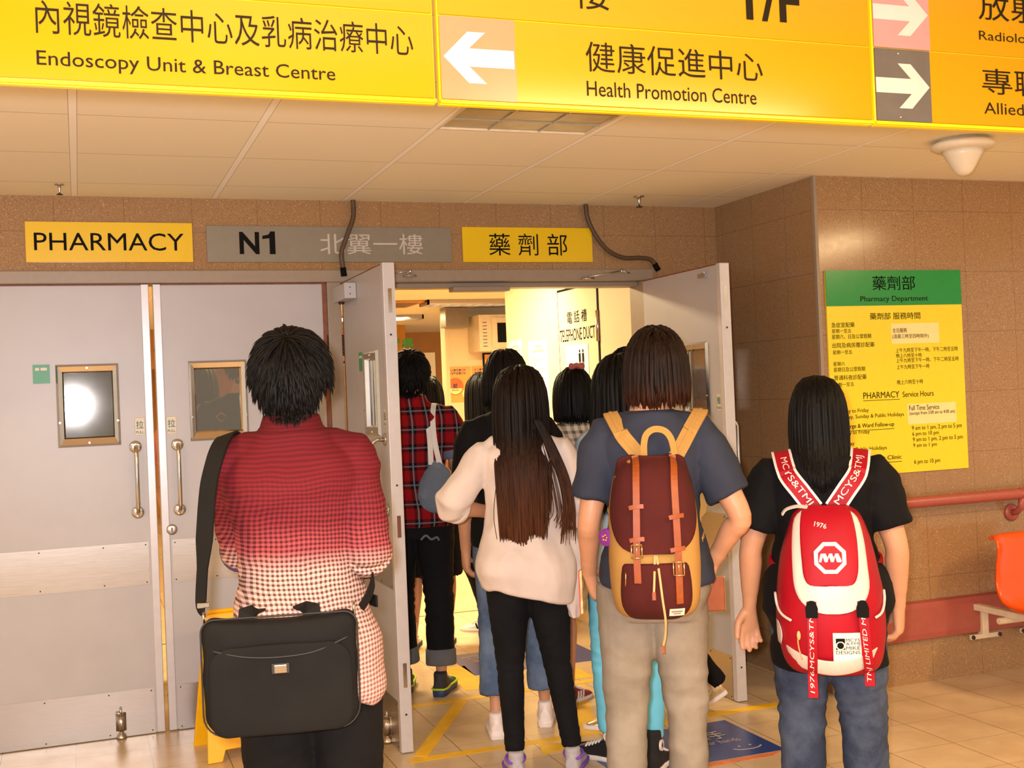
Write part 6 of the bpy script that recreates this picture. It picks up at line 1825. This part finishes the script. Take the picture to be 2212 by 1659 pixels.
# walking woman with striped sneakers
P7, F7, S7 = crowd('woman in black walking left with black striped white sneakers', (2.38, 6.95, 0), 62, 1.585, .95, M_hairblack, lambda d, r: .34 + .1 * max(0, d.z), M_blackcloth, M_blackcloth, [M_whiteleather, M_rubber, M_whitecloth], sleeves=(1.8, .012, .012), rad=(.056, .046, .033, .03, .024), lhem=.075,
                   legs={'L': ((-.04, .09, .285), (-.035, .02, .045), .1), 'R': ((.05, .0, .28), (.045, -.02, .045), .0)}, arms={'L': ((-.125, .0, .625), (-.12, .09, .52)), 'R': ((.125, -.02, .625), (.12, .03, .48))}, seed=3, hair_kw={'stop': lambda p, r: 1.18})
for s_ in S7: F7.stripes(s_[0], s_[1], s_[2], M_black)
# in front of the long haired woman: blue jeans, white sneakers
P8, F8, S8 = crowd('person in cropped blue jeans and white sneakers in front of the long haired woman', (1.755, 4.850, 0), -18, 1.64, .98, M_hairblack, lambda d, r: .20 + .08 * max(0, d.z), M_blackcloth, M_bluejean, [M_whiteleather, M_whiteleather, M_whitecloth], rad=(.060, .050, .044, .043, .043), lhem=.10, legs={'L': ((-.056, .0, .275), (-.064, -.06, .042), -.05), 'R': ((.062, .02, .275), (.070, .03, .042), .1)}, seed=4, style='chunky', hair_kw={'stop': lambda p, r: 1.40, 'curl_in': .35})
g = MB(); C_, N_ = shoulder_path(F8, 1, .07, 1.10, .125, .020); g.ribbon(C_, .035, .005, N_); put('shoulder_strap', g, M_greyblue, P8, local=True)
# girl in checked blouse and skirt, hair tied up
P9, F9, S9 = crowd('girl in beige checked dress with a hair tie and maroon sneakers', (2.185, 5.115, 0), -23, 1.555, .93, M_hairblack, lambda d, r: .22 + .1 * max(0, d.z), M_check, None, [M_maroonshoe, M_rubber, M_whitecloth], sleeves=(.6, .016, .03), hem=.34, top_flare=.05, legs={'L': ((-.05, .0, .275), (-.05, -.02, .042), .6), 'R': None}, seed=5, hair_kw={'stop': lambda p, r: 1.30})
for s_ in S9: F9.stripes(s_[0], s_[1], s_[2], M_whitecloth)
R9, c9 = F9.headframe(); q = c9 + R9 @ Vector((.02, -.055, .118))
g = MB(); g.smooth = True
for i in range(16):
    a = 2 * math.pi * i / 16; g.sellip(q + Vector((.028 * math.cos(a), .02 * math.sin(a), .006 * math.sin(3 * a))), (.012, .011, .012), n=10)
put('hair_tie', remesh(g, .004, 1), mat('dusty_pink_scrunchie', (168, 86, 74), .85, bump=.4, bump_scale=200), P9, local=True)
# girl in aqua leggings and black high-top sneakers
P10, F10, S10 = crowd('girl with long black hair, aqua leggings and black high top sneakers', (1.975, 4.170, 0), -24, 1.578, .82, M_hairblack, lambda d, r: .52 + .1 * max(0, d.z), M_greyblue, M_aqua, [M_canvas, M_rubber, M_whitecloth], sleeves=(1.5, .014, .016), hem=.42, top_flare=.03, rad=(.055, .046, .034, .032, .0235), lhem=.075,
                       legs={'L': ((-.062, .02, .275), (-.062, .035, .045), -.95), 'R': ((.048, .0, .275), (.050, -.045, .045), .35)}, seed=6, style='high', head=(math.radians(12), 0, 0), hair_kw={'stop': lambda p, r: .98, 'n': 800, 'conv': -.010, 'vol': .024})
for s_, k in zip(S10, 'LR'):
    u, X, L = s_
    for sd in (-1, 1):
        c_ = X(sd * .132 * L, .17, .42 * L); n_ = (X(sd, .17, .42 * L) - X(0, .17, .42 * L)).normalized()
        g = MB(); g.cyl(c_ - n_ * .004, c_ + n_ * .0035, .021, n=24); pb_ = put('ankle_patch', g, M_whiteprint, u, local=True)
        tq = n_.cross(Vector((0, 0, 1))).normalized(); st_ = []
        for i in range(10): r_ = .014 if i % 2 == 0 else .006; a = math.pi / 2 + i * math.pi / 5; st_.append((r_ * math.cos(a), r_ * math.sin(a)))
        g = MB(); g.prism(st_, (c_ + n_ * .0035, tq, (0, 0, 1), n_), 0, .0008); put('star', g, M_navy, pb_, local=True)
R10, c10 = F10.headframe(); q = c10 + R10 @ Vector((.045, -.075, .085))
g = MB(); g.smooth = True
for sd in (-1, 1): g.sellip(q + Vector((sd * .014, -.006, .0)), (.014, .007, .010), n=12); 
g.tube([q + Vector((-.024, -.004, -.008)), q + Vector((0, -.010, .002)), q + Vector((.024, -.004, .010))], .004, 8, round_ends=True)
put('hair_clip', remesh(g, .003, 1), mat('pale_horn_clip', (160, 140, 104), .3), P10, local=True)
# walking left: black trousers and gold shoes, heel lifted
P11, F11, S11 = crowd('person with black hair walking left in black trousers and gold shoes', (2.305, 4.69, 0), 74, 1.632, .95, M_hairblack, lambda d, r: .28 + .1 * max(0, d.z), M_whitecloth, M_blackcloth, [M_goldshoe, M_whiteleather, M_whitecloth, None], rad=(.058, .048, .036, .032, .027), lhem=.075,
                       legs={'L': ((-.045, .085, .285), (-.045, .07, .045), .0), 'R': ((.048, -.045, .28), (.052, -.196, .084), .0, .52)}, seed=7, style='high', hair_kw={'stop': lambda p, r: 1.30})
for s_ in S11: F11.stripes(s_[0], s_[1], s_[2], M_whiteleather)
# two people seen through the window of the closed door
P12, F12, S12 = crowd('person in pink shirt behind the window of the second closed door', (.60, 6.56, 0), -30, 1.70, .98, M_hairblack2, lambda d, r: .20 + .08 * max(0, d.z), M_pinkcloth, M_darkjean, [M_whiteleather, M_rubber, M_whitecloth], seed=8, hair_kw={'stop': lambda p, r: 1.46})
g = MB(); C_, N_ = shoulder_path(F12, -1, .05, 1.18, .115, .022); g.ribbon(C_, .05, .006, N_); put('shoulder_strap', g, M_greyblue, P12, local=True)
P13, F13, S13 = crowd('person in black top with a gold square mark behind the closed door window', (.80, 6.12, 0), -8, 1.80, 1.02, M_hairblack2, lambda d, r: .08, M_blackcloth, M_darkjean, [M_canvas, M_rubber, M_whitecloth], seed=9)
g = MB(); pts = [(-.12 + .026 * math.cos(a), 1.40 + .022 * math.sin(a)) for a in [math.pi / 2 * k for k in range(4)]]
g.tube([Vector((x, F13.back(x, z, .026), z)) for x, z in pts], .003, 6, closed=True); put('gold_mark', g, M_brass, P13, local=True)
